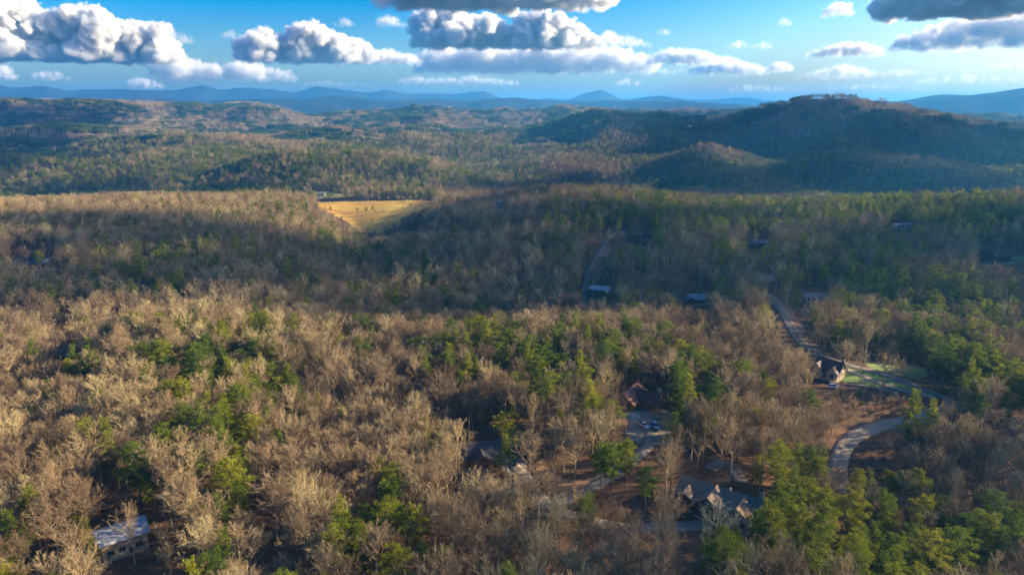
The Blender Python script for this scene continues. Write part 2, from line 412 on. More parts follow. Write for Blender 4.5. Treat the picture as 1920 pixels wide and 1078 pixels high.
def cloud_body_material():
    m, nt, b = newmat('dense_cloud'); b.inputs['Base Color'].default_value = (0.93, 0.93, 0.93, 1); b.inputs['Roughness'].default_value = 1
    b.inputs['Specular IOR Level'].default_value = 0
    tr = nt.nodes.new('ShaderNodeBsdfTranslucent'); tr.inputs['Color'].default_value = (0.9, 0.9, 0.9, 1)
    mx = nt.nodes.new('ShaderNodeMixShader'); mx.inputs[0].default_value = 0.4
    nt.links.new(b.outputs[0], mx.inputs[1]); nt.links.new(tr.outputs[0], mx.inputs[2]); nt.links.new(mx.outputs[0], nt.nodes['Material Output'].inputs['Surface'])
    return m
CLOUD_BODY = cloud_body_material()

def cloud_group(src, core, lo, hi, res, mat, feat, amp, zbase, soft, k):
    ng = bpy.data.node_groups.new('cloud_puffs', 'GeometryNodeTree')
    ng.interface.new_socket('Geometry', in_out='INPUT', socket_type='NodeSocketGeometry'); ng.interface.new_socket('Geometry', in_out='OUTPUT', socket_type='NodeSocketGeometry')
    N, L = ng.nodes, ng.links; go = N.new('NodeGroupOutput')
    gi = N.new('GeometryNodeObjectInfo'); gi.inputs[0].default_value = src; geo_out = gi.outputs['Geometry']
    pos = N.new('GeometryNodeInputPosition').outputs[0]
    sn = N.new('GeometryNodeSampleNearest'); sn.domain = 'POINT'; L.new(geo_out, sn.inputs['Geometry'])
    # warp the lookup a little so that puffs do not read as balls
    nz = N.new('ShaderNodeTexNoise'); nz.inputs['Scale'].default_value = 1.0 / feat; nz.inputs['Detail'].default_value = 6; nz.inputs['Roughness'].default_value = 0.68
    L.new(pos, nz.inputs['Vector'])
    cen = N.new('ShaderNodeVectorMath'); cen.operation = 'SUBTRACT'; L.new(nz.outputs['Color'], cen.inputs[0]); cen.inputs[1].default_value = (0.5, 0.5, 0.5)
    scv = N.new('ShaderNodeVectorMath'); scv.operation = 'SCALE'; L.new(cen.outputs[0], scv.inputs[0]); scv.inputs['Scale'].default_value = amp
    wp = N.new('ShaderNodeVectorMath'); wp.operation = 'ADD'; L.new(pos, wp.inputs[0]); L.new(scv.outputs[0], wp.inputs[1])
    L.new(wp.outputs[0], sn.inputs['Sample Position'])
    def samp(tp, val):
        s_ = N.new('GeometryNodeSampleIndex'); s_.data_type = tp; s_.domain = 'POINT'; L.new(geo_out, s_.inputs['Geometry']); L.new(val, s_.inputs['Value']); L.new(sn.outputs[0], s_.inputs['Index']); return s_.outputs['Value']
    pp = samp('FLOAT_VECTOR', N.new('GeometryNodeInputPosition').outputs[0])
    na = N.new('GeometryNodeInputNamedAttribute'); na.data_type = 'FLOAT'; na.inputs['Name'].default_value = 'rad'; rad = samp('FLOAT', na.outputs['Attribute'])
    dv = N.new('ShaderNodeVectorMath'); dv.operation = 'DISTANCE'; L.new(wp.outputs[0], dv.inputs[0]); L.new(pp, dv.inputs[1])
    def mth(op, a, b):
        m_ = N.new('ShaderNodeMath'); m_.operation = op
        for q, vv in ((0, a), (1, b)):
            if isinstance(vv, (int, float)): m_.inputs[q].default_value = vv
            elif vv is not None: L.new(vv, m_.inputs[q])
        return m_.outputs[0]
    d = mth('SUBTRACT', rad, dv.outputs['Value'])            # metres inside the puff
    d = mth('DIVIDE', d, soft); d = mth('ADD', d, 0.45)
    n2 = N.new('ShaderNodeTexNoise'); n2.inputs['Scale'].default_value = 2.2 / feat; n2.inputs['Detail'].default_value = 6; n2.inputs['Roughness'].default_value = 0.65
    L.new(pos, n2.inputs['Vector']); d = mth('ADD', d, mth('MULTIPLY', mth('SUBTRACT', n2.outputs['Fac'], 0.5), k))
    sx = N.new('ShaderNodeSeparateXYZ'); L.new(pos, sx.inputs[0])
    zb = mth('DIVIDE', mth('SUBTRACT', sx.outputs[2], zbase), soft * 2.2)
    zb = mth('ADD', zb, mth('MULTIPLY', mth('SUBTRACT', nz.outputs['Fac'], 0.5), 3.0))
    dd = mth('MINIMUM', d, zb); dd = mth('MAXIMUM', mth('MINIMUM', mth('SUBTRACT', dd, 1.4) if core else dd, 1.0), 0.0)
    vc = N.new('GeometryNodeVolumeCube'); L.new(dd, vc.inputs['Density'])
    vc.inputs['Min'].default_value = lo; vc.inputs['Max'].default_value = hi
    for a, n_ in zip('XYZ', res): vc.inputs['Resolution ' + a].default_value = int(n_)
    sm = N.new('GeometryNodeSetMaterial'); sm.inputs['Material'].default_value = mat
    out = vc.outputs[0]
    if core:
        vm = N.new('GeometryNodeVolumeToMesh'); vm.inputs['Threshold'].default_value = 0.25; L.new(out, vm.inputs['Volume'])
        ss = N.new('GeometryNodeSetShadeSmooth'); L.new(vm.outputs[0], ss.inputs[0]); out = ss.outputs[0]
    L.new(out, sm.inputs['Geometry']); L.new(sm.outputs[0], go.inputs[0]); return ng

def sky_cloud(k, tops, base, label, alt=1500.0, soft_px=3.0, dens=1.0, depth=0.6, fill=1.0, group='clouds in the blue sky'):
    """tops: upper outline in photograph pixels; base: pixel of the flat base. Set at its own distance and real size"""
    rng = np.random.RandomState(900 + k); xs = np.array([t[0] for t in tops], float); ys = np.array([t[1] for t in tops], float)
    xm = xs.mean(); D = (alt - CAMZ) / slope(xm, base); az_ = math.atan2((xm - CX) / FPX, pix_dir(xm, base)[1])
    org = np.array([D * math.sin(az_), D * math.cos(az_), alt]); ru = D / FPX * math.cos(az_) ** 0.5 / (CP) * 1.0
    ex = np.array([math.cos(az_), -math.sin(az_)]); ed = np.array([math.sin(az_), math.cos(az_)])
    ru = D / (FPX / math.cos(az_)) ; W = xs.max() - xs.min(); Hm = base - ys.min()
    P = []; Rd = []
    n = int(fill * (14 + W * Hm / 45)); n = min(n, 500)
    for _ in range(n):
        a = rng.uniform(xs.min(), xs.max()); ht = base - np.interp(a, xs, ys)
        if ht < 1: continue
        rp = min(ht * (0.12 + 0.34 * rng.rand() ** 2), Hm * 0.36); rp = max(rp, 1.5)
        b = rng.uniform(0, max(0.3, ht - rp)) if rng.rand() < 0.6 else max(0.3, ht - rp)
        de = rng.randn() * 0.5 * depth * min(W, ht * 3.0) * 0.5
        P.append(((a - xm) * ru * math.cos(az_) ** 0 , de * ru, b * ru)); Rd.append(rp * ru)
    P = np.array(P); Rd = np.array(Rd)
    me = bpy.data.meshes.new('cloud'); me.vertices.add(len(P)); me.vertices.foreach_set('co', P.astype(np.float32).ravel())
    at = me.attributes.new('rad', 'FLOAT', 'POINT'); at.data.foreach_set('value', Rd.astype(np.float32))
    src = bpy.data.objects.new('cloud_puff_points', me)
    small = W < 75 or dens < 0.6
    o = bpy.data.objects.new('cloud', bpy.data.volumes.new('cloud') if small else bpy.data.meshes.new('cloud')); COL.objects.link(o); o.location = org; o.rotation_euler = (0, 0, -az_)
    m_ = Rd.max() * 1.0 + 4 * ru; lo = P.min(0) - m_; hi = P.max(0) + m_; lo[2] = -2 * ru
    vox = ru * (1.5 if W > 120 else 1.3); res = np.clip(((hi - lo) / vox), 8, (300, 100, 100))
    sf = soft_px * ru * (2.5 if not small else 2.0); fe, am = Rd.mean() * (2.2 if not small else 3.0), Rd.mean() * (2.7 if not small else 4.5)
    vap = cloud_material(dens / (ru * (2.8 if not small else 5.0)))
    if small: o.modifiers.new('puffs', 'NODES').node_group = cloud_group(src, False, tuple(lo), tuple(hi), res, vap, fe, am, 0.0, sf, 3.4)
    else:
        o.modifiers.new('puffs', 'NODES').node_group = cloud_group(src, True, tuple(lo), tuple(hi), res, CLOUD_BODY, fe, am, 0.0, sf, 2.2)
        v = bpy.data.objects.new('vapour', bpy.data.volumes.new('vapour')); COL.objects.link(v); v.parent = o
        v.modifiers.new('puffs', 'NODES').node_group = cloud_group(src, False, tuple(lo), tuple(hi), res, vap, fe, am, 0.0, sf, 3.8)
    tag(o, label, 'cloud', group); return o

SKY_CLOUDS = [
 ([(-60, 10), (0, -14), (45, -4), (62, 22), (90, 26), (115, 48), (150, 30), (185, 32), (215, 52), (250, 46), (285, 52), (300, 72), (312, 96)], 116, 'huge white cumulus cloud at the upper left corner', dict(dens=1.2)),
 ([(462, 92), (480, 74), (510, 66), (540, 80), (565, 58), (590, 52), (615, 66), (640, 76), (665, 76), (690, 92), (700, 110)], 118, 'white cumulus cloud with a pointed crest, second large one from the left', {}),
 ([(690, 118), (715, 106), (730, 94), (745, 104), (775, 108), (785, 116)], 122, 'small pink white cloud touching the pointed cumulus on its right', {}),
 ([(308, 122), (330, 116), (352, 112), (375, 118), (395, 122), (420, 128), (450, 118), (480, 120), (505, 128), (530, 134), (546, 146)], 152, 'long flat grey white cloud above the left mountains', dict(depth=.5, dens=.58)),
 ([(790, 62), (800, 34), (825, 28), (850, 26), (870, 34), (900, 40), (935, 42), (948, 56), (965, 60), (975, 36), (1000, 29), (1030, 34), (1060, 48), (1090, 64), (1115, 78), (1125, 90)], 92, 'large cumulus cloud with two white heads in the middle of the sky', dict(dens=1.2)),
 ([(790, 112), (815, 100), (845, 92), (865, 104), (890, 92), (920, 90), (980, 92), (1050, 90), (1110, 94), (1160, 98), (1190, 104), (1215, 112)], 140, 'wide low grey cloud beneath the two headed cumulus', dict(depth=.4, dens=.59)),
 ([(700, -4), (722, -12), (745, -8), (765, 4)], 18, 'small dark edged cloud at the top edge, left of the grey bank', dict(alt=1400)),
 ([(760, -20), (820, -30), (900, -34), (980, -30), (1060, -26), (1130, -10)], 14, 'grey cloud bank cut by the top edge of the picture', dict(alt=1400, dens=1.2, depth=1.2)),
 ([(1215, 112), (1240, 100), (1262, 96), (1290, 100), (1320, 104), (1345, 114)], 122, 'flat based small cumulus right of the wide grey cloud', {}),
 ([(1300, 132), (1330, 118), (1362, 112), (1390, 122), (1430, 134)], 141, 'cream coloured low cloud over the gap in the ridges', {}),
 ([(1438, 130), (1460, 118), (1485, 130)], 137, 'tiny cream puff right of the cream coloured low cloud', {}),
 ([(1520, 104), (1550, 92), (1575, 86), (1610, 88), (1640, 96)], 107, 'lens shaped grey and white cloud right of centre', {}),
 ([(1500, 146), (1540, 132), (1580, 124), (1600, 130), (1630, 138)], 149, 'thin pale cloud over the highest wooded hill', dict(dens=.5)),
 ([(1548, 20), (1560, 10), (1575, 8), (1592, 18)], 32, 'bright little cloud near the top edge, right of centre', dict(dens=.7)),
 ([(1662, 2), (1700, -14), (1760, -26), (1830, -30), (1900, -28), (1960, -20)], 28, 'dark grey cloud bank filling the top right corner', dict(alt=1400, dens=1.3, depth=1.2)),
 ([(1735, 64), (1760, 48), (1800, 40), (1850, 36), (1900, 42), (1960, 40)], 94, 'brilliant white cloud with dark belly below the corner bank', dict(dens=.59, depth=.35)),
 ([(1672, 92), (1684, 72), (1700, 68), (1712, 84)], 96, 'small upright white puff left of the brilliant white cloud', dict(dens=.8)),
 ([(1365, 88), (1385, 80), (1400, 88)], 92, 'small white wisp in the blue, left one of a pair', dict(dens=.6)),
 ([(1412, 90), (1430, 81), (1445, 88)], 92, 'small white wisp in the blue, right one of a pair', dict(dens=.6)),
 ([(1118, 78), (1140, 62), (1160, 70), (1190, 76), (1215, 84)], 90, 'ragged white wisp trailing off the two headed cumulus', dict(dens=.5)),
 ([(70, 142), (90, 137), (108, 138), (125, 146)], 151, 'tiny pink cloud low over the leftmost mountains', {}),
 ([(-10, 140), (5, 122), (18, 130), (26, 142)], 150, 'little cloud cut by the left edge above the mountains', {}),
 ([(238, 160), (262, 149), (285, 154), (304, 162)], 167, 'tiny pink cloud just above the mountains, left of the flat cloud', {}),
 ([(755, 154), (785, 148), (815, 152), (850, 150), (880, 144), (895, 150), (930, 152), (965, 156)], 160, 'row of low cream puffs above the centre mountains', dict(depth=.3)),
 ([(1155, 156), (1180, 150), (1200, 157)], 161, 'tiny cream cloud above the rounded centre mountain', {}),
 ([(1370, 170), (1400, 160), (1440, 164), (1480, 168), (1515, 171)], 174, 'thin cream cloud bar just left of the highest wooded hill', dict(dens=.5)),
 ([(630, 48), (645, 37), (662, 46)], 50, 'small white wisp left of the two headed cumulus, high up', dict(dens=.5)),
 ([(712, 40), (728, 33), (745, 38), (762, 48)], 52, 'faint double wisp just left of the two headed cumulus', dict(dens=.4)),
 ([(420, 68), (436, 60), (452, 68)], 73, 'single small wisp between the two largest left clouds', dict(dens=.5)),
 ([(1735, 150), (1770, 146), (1810, 142), (1850, 148), (1890, 152)], 158, 'pale streak of cloud low at the right edge', dict(dens=.35)),
 ([(1180, 136), (1220, 130), (1270, 132), (1300, 138)], 141, 'pale streak of cloud under the flat based small cumulus', dict(dens=.4)),
 ([(1560, 166), (1620, 160), (1680, 163), (1740, 168)], 171, 'faint cream streak just right of the highest wooded hill', dict(dens=.4)),
 ([(1640, 140), (1680, 132), (1700, 134), (1730, 140)], 145, 'pale ragged cloud strip right of the thin hill cloud', dict(dens=.4)),
 ([(1855, 128), (1890, 122), (1930, 126)], 131, 'soft white streak cut by the right edge', dict(dens=.45)),
 ([(575, 158), (610, 153), (650, 157), (690, 160)], 163, 'faint violet streak above the mountains, left of the cream puffs', dict(dens=.35)),
 ([(1235, 62), (1245, 58), (1256, 63)], 66, 'speck of cloud in open blue right of the ragged wisp', dict(dens=.5)),
 ([(1458, 44), (1468, 38), (1480, 44)], 49, 'speck of white cloud high in the blue right of centre', dict(dens=.6)),
 ([(320, 70), (333, 62), (350, 70), (366, 78)], 82, 'faint double puff just right of the huge left cloud', dict(dens=.4)),
]
for k, (tp, bs, lb, kw) in enumerate(SKY_CLOUDS): sky_cloud(k, tp, bs, lb, **kw)

# unseen cloud layer added between sun and land, cut and pierced to shape shade
def shade_clouds():
    HC = 1150.0; shift = np.array([SUNV.x, SUNV.y]) * (HC / SUNV.z)
    polys = [
     [(-300, 402), (300, 404), (480, 415), (600, 455), (690, 462), (790, 436), (850, 406), (905, 388), (1300, 381), (1440, 386), (1920, 381), (2300, 381), (2300, 530), (1920, 560), (1800, 570), (1600, 575), (1400, 585),
      (1300, 610), (1100, 600), (850, 595), (700, 620), (560, 610), (430, 585), (330, 548), (200, 538), (60, 570), (-300, 640)],
     [(1600, 880), (1650, 850), (1740, 840), (1850, 855), (1930, 880), (1930, 930), (1860, 935), (1740, 915), (1620, 930)],
     [(960, 990), (1180, 1010), (1420, 1005), (1500, 1060), (1500, 1130), (900, 1130)],
     [(-300, 262), (0, 250), (80, 235), (180, 262), (250, 290), (330, 328), (430, 348), (540, 352), (540, 360), (-300, 366)],
     [(-300, 198), (0, 196), (200, 198), (240, 215), (120, 235), (-300, 250)],
     [(840, 346), (1180, 341), (1180, 360), (860, 360)],
     [(1180, 338), (1300, 332), (2300, 332), (2300, 362), (1190, 364)],
     [(1080, 225), (1200, 212), (1420, 208), (1500, 192), (1650, 206), (1920, 236), (2300, 245), (2300, 318), (1600, 290), (1300, 270), (1150, 262)],
    ]
    VV = []; FF = []; off = 0
    for q, poly in enumerate(polys):
        W_ = []
        for i in range(len(poly)):
            a, b = np.array(poly[i], float), np.array(poly[(i + 1) % len(poly)], float)
            for t in (0, 0.34, 0.67): g = G(*(a + (b - a) * t), lift=14); W_.append(g[:2] + shift - np.array([SUNV.x, SUNV.y]) / SUNV.z * (g[2] + 14))
        P = np.array(W_); ext = np.ptp(P, 0); cell = max(6.0, ext.max() / 260); th = 14.0 if q < 3 else 45.0
        x0, y0 = P.min(0) - cell * 3; nx, ny = int((ext[0]) / cell) + 7, int(ext[1] / cell) + 7
        gx, gy = np.meshgrid(x0 + np.arange(nx) * cell, y0 + np.arange(ny) * cell); cx_, cy_ = gx[:-1, :-1] + cell / 2, gy[:-1, :-1] + cell / 2
        am = 22 if q < 3 else 90; fs = 60 if q < 3 else 260
        jx = cx_ + am * 2 * fbm(cx_ / fs, cy_ / fs, 5, 14); jy = cy_ + am * 2 * fbm(cx_ / fs, cy_ / fs, 5, 24)
        ok = inpoly(jx, jy, P) & (fbm(cx_ / (fs * 1.3), cy_ / (fs * 1.3), 5, 34) < 0.24) & ((np.random.RandomState(q).rand(*cx_.shape) > ((0.42, 0.25, 0.28)[q] if q < 3 else 0.14)))  # random holes pierced in the layer let some sun through and lift the shade
        ii, jj = np.nonzero(ok); F = np.stack([ii * nx + jj, ii * nx + jj + 1, (ii + 1) * nx + jj + 1, (ii + 1) * nx + jj], 1)
        lump = np.abs(fbm(gx / fs, gy / fs, 4, 44)) * 2
        top = np.stack([gx, gy, HC + th * (0.3 + lump)], -1).reshape(-1, 3); bot = np.stack([gx, gy, HC - th * 0.3 + 0 * gx], -1).reshape(-1, 3)
        n = nx * ny; E = {}
        for f in F:
            for a, b in zip(f, np.roll(f, -1)):
                k_ = (min(a, b), max(a, b)); E[k_] = None if k_ in E else (a, b)
        side = np.array([(a, b, b + n, a + n) for v in E.values() if v is not None for a, b in (v,)])
        VV.append(np.concatenate([top, bot])); FF.append(np.concatenate([F, F[:, ::-1] + n, side[:, ::-1]]) + off); off += 2 * n
    V = np.concatenate(VV); F = np.concatenate(FF); u_, inv = np.unique(F.ravel(), return_inverse=True)
    me = np_mesh('clouds', V[u_], inv.reshape(-1, 4), CLOUD_BODY); o = bpy.data.objects.new('clouds', me); COL.objects.link(o)
    tag(o, 'unseen ragged cloud layer added right of the picture to shade the woods', kind='stuff')
def inpoly(px, py, poly):
    px = np.asarray(px, float); py = np.asarray(py, float); ins = np.zeros(px.shape, bool); n = len(poly)
    for i in range(n):
        x1, y1 = poly[i][:2]; x2, y2 = poly[(i + 1) % n][:2]
        c = ((y1 > py) != (y2 > py)) & (px < (x2 - x1) * (py - y1) / ((y2 - y1) + 1e-9) + x1); ins ^= c
    return ins
shade_clouds()

# ------------------------------------------------------------------ roads, drives, lawns and the field, draped on the ground
def spath(pts, step=2.0):
    P = [np.array(p[:2], float) for p in pts]; out = []
    P = [2 * P[0] - P[1]] + P + [2 * P[-1] - P[-2]]
    for i in range(1, len(P) - 2):
        n = max(2, int(np.linalg.norm(P[i + 1] - P[i]) / step))
        for k in range(n):
            t = k / n
            out.append(0.5 * ((2 * P[i]) + (-P[i - 1] + P[i + 1]) * t + (2 * P[i - 1] - 5 * P[i] + 4 * P[i + 1] - P[i + 2]) * t * t
                              + (-P[i - 1] + 3 * P[i] - 3 * P[i + 1] + P[i + 2]) * t ** 3))
    out.append(P[-2]); return np.array(out)

ROADS = []      # (points, half width)
def ribbon(name, pts, wid, mat, label, lift=0.16, kerb=0.3, wob=0.0):
    S = spath(pts); T = np.gradient(S, axis=0); T /= np.linalg.norm(T, axis=1)[:, None]; N = np.stack([-T[:, 1], T[:, 0]], 1)
    ROADS.append((S, wid / 2))
    rng = np.random.RandomState(len(S)); offs = [-wid / 2 - 0.01, -wid / 2, -wid / 6, wid / 6, wid / 2, wid / 2 + 0.01]
    V = []
    for k, o_ in enumerate(offs):
        w = o_ + (wob * rng.randn(len(S)) if k in (0, 1, 4, 5) and wob else 0)
        q = S + N * (w[:, None] if np.ndim(w) else w); z = H(q[:, 0], q[:, 1]) + (lift if 0 < k < 5 else -kerb)
        V.append(np.column_stack([q, z]))
    zc = H(S[:, 0], S[:, 1]) + lift
    for k in (1, 2, 3, 4): V[k][:, 2] = np.maximum(V[k][:, 2], zc - 0.15)
    V = np.stack(V, 1); n, m = V.shape[:2]; F = []
    for i in range(n - 1):
        for j in range(m - 1):
            a = i * m + j; F.append((a, a + m, a + m + 1, a + 1))
    me = np_mesh(name, V.reshape(-1, 3), np.array(F)[:, ::-1], mat); me.polygons.foreach_set('use_smooth', [True] * len(me.polygons))
    o = bpy.data.objects.new(name, me); COL.objects.link(o); tag(o, label, kind='structure'); return o

def asphalt(name, lo, hi):
    m, nt, b = newmat(name)
    a = noise(nt, 0.12, 7, 0.7, 'World'); f = noise(nt, 1.2, 6, 0.75, 'World')
    c = ramp(nt, a, [(0.3, lo), (0.7, hi)]); v = ramp(nt, f, [(0.35, (0.72, 0.70, 0.66)), (0.65, (1.2, 1.17, 1.1))])
    nt.links.new(mixc(nt, 1.0, c, v, 'MULTIPLY'), b.inputs['Base Color']); b.inputs['Roughness'].default_value = 0.85
    return m
M['asphalt'] = asphalt('grey_asphalt', (0.135, 0.112, 0.09), (0.21, 0.18, 0.15))
M['pale_asphalt'] = asphalt('worn_pale_asphalt', (0.25, 0.20, 0.145), (0.35, 0.285, 0.21))
M['gravel'] = asphalt('grey_gravel', (0.19, 0.155, 0.115), (0.32, 0.27, 0.21))
M['clay'] = asphalt('red_clay_bank', (0.17, 0.085, 0.055), (0.26, 0.15, 0.10))
M['concrete'] = asphalt('pale_concrete', (0.38, 0.33, 0.27), (0.48, 0.42, 0.34))
M['straw'] = asphalt('dry_straw', (0.30, 0.17, 0.08), (0.42, 0.27, 0.13))

def w2(*pts): return [G(a, b) for a, b in pts]
RD = {}
RD['main'] = w2((1345, 533), (1395, 545), (1440, 556), (1462, 578), (1480, 610), (1505, 645), (1540, 668), (1600, 688), (1660, 703), (1740, 735), (1810, 756), (1870, 778), (1925, 825), (1990, 900))
RD['curve'] = w2((1810, 756), (1760, 772), (1700, 790), (1650, 800), (1608, 815), (1582, 838), (1572, 870), (1573, 900), (1580, 925))
RD['lane'] = w2((1582, 692), (1620, 707), (1665, 724), (1715, 738), (1752, 742))
RD['lot_drive'] = w2((1222, 800), (1212, 838), (1180, 868), (1140, 895), (1100, 918), (1060, 938), (1030, 946))
RD['log_drive'] = w2((945, 858), (975, 885), (1000, 915), (1025, 945), (1075, 968), (1140, 985), (1220, 990), (1300, 985), (1345, 975))
RD['gable_drive'] = w2((1330, 880), (1352, 865), (1375, 880), (1390, 905))
RD['hill_road'] = w2((1092, 575), (1096, 545), (1103, 510), (1118, 482), (1132, 460), (1145, 442), (1170, 434), (1215, 436))
RD['right_low'] = w2((1840, 770), (1880, 786), (1935, 830))
ribbon('road', RD['main'], 6.6, M['asphalt'], 'grey asphalt road winding down from the hill past the green lawn', wob=0.12)
ribbon('road', RD['curve'], 6.4, M['pale_asphalt'], 'pale asphalt road bending sharply out of the woods at the right', 0.165, wob=0.1)
ribbon('path', RD['lane'], 4.2, M['pale_asphalt'], 'pale access lane crossing the green lawn beside the timber house', 0.21, wob=0.1)
ribbon('path', RD['lot_drive'], 4.6, M['gravel'], 'gravel driveway leading from the cabin car park downhill', 0.16, wob=0.25)
ribbon('path', RD['log_drive'], 4.6, M['gravel'], 'gravel driveway from the log house curving to the gabled house', 0.165, wob=0.25)
ribbon('path', RD['gable_drive'], 5.0, M['asphalt'], 'short asphalt drive behind the gabled house', 0.16, wob=0.1)
ribbon('road', RD['hill_road'], 4.6, M['asphalt'], 'narrow road climbing the shaded hill to a roadside house', 0.17, wob=0.12)

def inpoly(px, py, poly):
    px = np.asarray(px, float); py = np.asarray(py, float); ins = np.zeros(px.shape, bool); n = len(poly)
    for i in range(n):
        x1, y1 = poly[i][:2]; x2, y2 = poly[(i + 1) % n][:2]
        c = ((y1 > py) != (y2 > py)) & (px < (x2 - x1) * (py - y1) / ((y2 - y1) + 1e-9) + x1); ins ^= c
    return ins

DRAPES = []
def drape(name, pts, cell, mat, label, lift=0.08, rag=1.0, world_pts=False):
    P = np.array([p[:2] for p in (pts if world_pts else w2(*pts))], float)
    if mat not in (M['straw'], M['clay'], M['olive_lawn']): DRAPES.append(P)
    x0, y0 = P.min(0) - cell; x1, y1 = P.max(0) + cell
    nx, ny = int((x1 - x0) / cell) + 2, int((y1 - y0) / cell) + 2
    gx, gy = np.meshgrid(x0 + np.arange(nx) * cell, y0 + np.arange(ny) * cell)
    cx_, cy_ = gx[:-1, :-1] + cell / 2, gy[:-1, :-1] + cell / 2
    jx = cx_ + rag * 2.5 * fbm(cx_ / 9, cy_ / 9, 3, 4); jy = cy_ + rag * 2.5 * fbm(cx_ / 9, cy_ / 9, 3, 8)
    ok = inpoly(jx, jy, P); ii, jj = np.nonzero(ok)
    gzv = H(gx, gy) + lift; V = np.stack([gx, gy, gzv], -1).reshape(-1, 3)
    F = np.stack([ii * nx + jj, ii * nx + jj + 1, (ii + 1) * nx + jj + 1, (ii + 1) * nx + jj], 1)
    u, inv = np.unique(F.ravel(), return_inverse=True)
    me = np_mesh(name, V[u], inv.reshape(-1, 4), mat); me.polygons.foreach_set('use_smooth', [True] * len(me.polygons))
    o = bpy.data.objects.new(name, me); COL.objects.link(o); tag(o, label, kind='structure'); return o

def grass_mat(name, stops, s1=0.05, stretch=None):
    m, nt, b = newmat(name)
    vec = None
    if stretch:
        g = nt.nodes.new('ShaderNodeNewGeometry'); mp = nt.nodes.new('ShaderNodeMapping'); mp.inputs['Scale'].default_value = stretch
        nt.links.new(g.outputs['Position'], mp.inputs[0]); vec = mp.outputs[0]
    a = noise(nt, s1, 5, 0.65, 'World', vec); f = noise(nt, 0.8, 4, 0.7, 'World')
    c = ramp(nt, a, stops); v = ramp(nt, f, [(0.3, (0.8,) * 3), (0.7, (1.2,) * 3)])
    nt.links.new(mixc(nt, 1.0, c, v, 'MULTIPLY'), b.inputs['Base Color']); b.inputs['Roughness'].default_value = 0.95
    return m
M['lawn'] = grass_mat('green_lawn', [(0.3, (0.08, 0.13, 0.03)), (0.5, (0.13, 0.20, 0.045)), (0.64, (0.25, 0.21, 0.09))], 0.16)
M['rough_lawn'] = grass_mat('patchy_green_bank', [(0.3, (0.07, 0.16, 0.04)), (0.5, (0.20, 0.24, 0.07)), (0.68, (0.28, 0.19, 0.10))], 0.13)
M['olive_lawn'] = grass_mat('dry_olive_lawn', [(0.3, (0.20, 0.15, 0.04)), (0.6, (0.33, 0.26, 0.05)), (0.8, (0.30, 0.20, 0.08))], 0.15)
M['field'] = grass_mat('golden_field_grass', [(0.36, (0.26, 0.12, 0.035)), (0.43, (0.44, 0.24, 0.05)), (0.55, (0.46, 0.33, 0.05)), (0.66, (0.52, 0.29, 0.08))], 0.016, (0.3, 1.9, 1))
M['meadow'] = grass_mat('green_meadow', [(0.3, (0.13, 0.15, 0.05)), (0.7, (0.20, 0.20, 0.07))], 0.02)
drape('lawn', [(1572, 684), (1640, 697), (1705, 712), (1735, 728), (1712, 737), (1668, 730), (1640, 725), (1578, 716)], 1.2, M['lawn'], 'bright green lawn beside the timber house', 0.07, 0.3)
drape('lawn', [(1625, 676), (1690, 680), (1735, 690), (1742, 712), (1700, 706), (1660, 698), (1628, 690)], 1.4, M['rough_lawn'], 'patchy green bank above the road, beyond the lawn', 0.05, 1)
drape('lawn', [(945, 806), (985, 806), (1000, 838), (950, 842)], 1.2, M['olive_lawn'], 'olive yellow lawn behind the dark roofed log house', 0.06, 1)
drape('field', [(588, 380), (700, 377), (822, 377), (804, 390), (770, 400), (748, 424), (718, 437), (682, 437), (655, 421), (628, 403), (598, 393)], 5, M['field'], 'golden grass field in the valley behind the bare woods', 0.3, 4)
drape('meadow', [(545, 364), (600, 359), (690, 363), (700, 369), (600, 371), (545, 373)], 7, M['meadow'], 'shaded green meadow in front of the farmhouse', 0.2, 4)
drape('lawn', [(1862, 484), (1925, 478), (1940, 492), (1880, 497)], 2, M['lawn'], 'green lawn beside the red roofed house far right', 0.06, 1)
drape('clearing', [(1150, 768), (1255, 768), (1268, 800), (1250, 835), (1205, 838), (1160, 800)], 1.5, M['gravel'], 'gravel car park in front of the brown roofed cabin', 0.09, 0.6)
drape('clearing', [(918, 860), (960, 848), (985, 868), (1000, 905), (960, 895), (930, 872)], 1.5, M['gravel'], 'gravel parking place beside the log house', 0.09, 0.6)
drape('apron', [(1176, 773), (1195, 772), (1203, 784), (1186, 787)], 0.9, M['concrete'], 'pale concrete apron in front of the brown cabin', 0.14, 0)
drape('clearing', [(1463, 562), (1485, 580), (1512, 628), (1550, 660), (1530, 664), (1500, 640), (1478, 606)], 2.0, M['clay'], 'bare red clay bank on the uphill side of the winding road', 0.06, 1.5)
drape('clearing', [(1225, 762), (1255, 772), (1280, 800), (1262, 808), (1240, 790), (1215, 772)], 0.8, M['straw'], 'strip of dry straw lit by the sun beside the cabin', 0.11, 0.8)
drape('clearing', [(1004, 858), (1040, 890), (1100, 905), (1160, 872), (1190, 880), (1120, 930), (1040, 940), (1015, 905)], 1.0, M['straw'], 'straw coloured open slope between the two gravel drives', 0.05, 3)
drape('clearing', [(1118, 482), (1140, 455), (1150, 470), (1128, 510), (1112, 540), (1106, 520)], 2, M['clay'], 'reddish bank along the hill road', 0.06, 1.5)

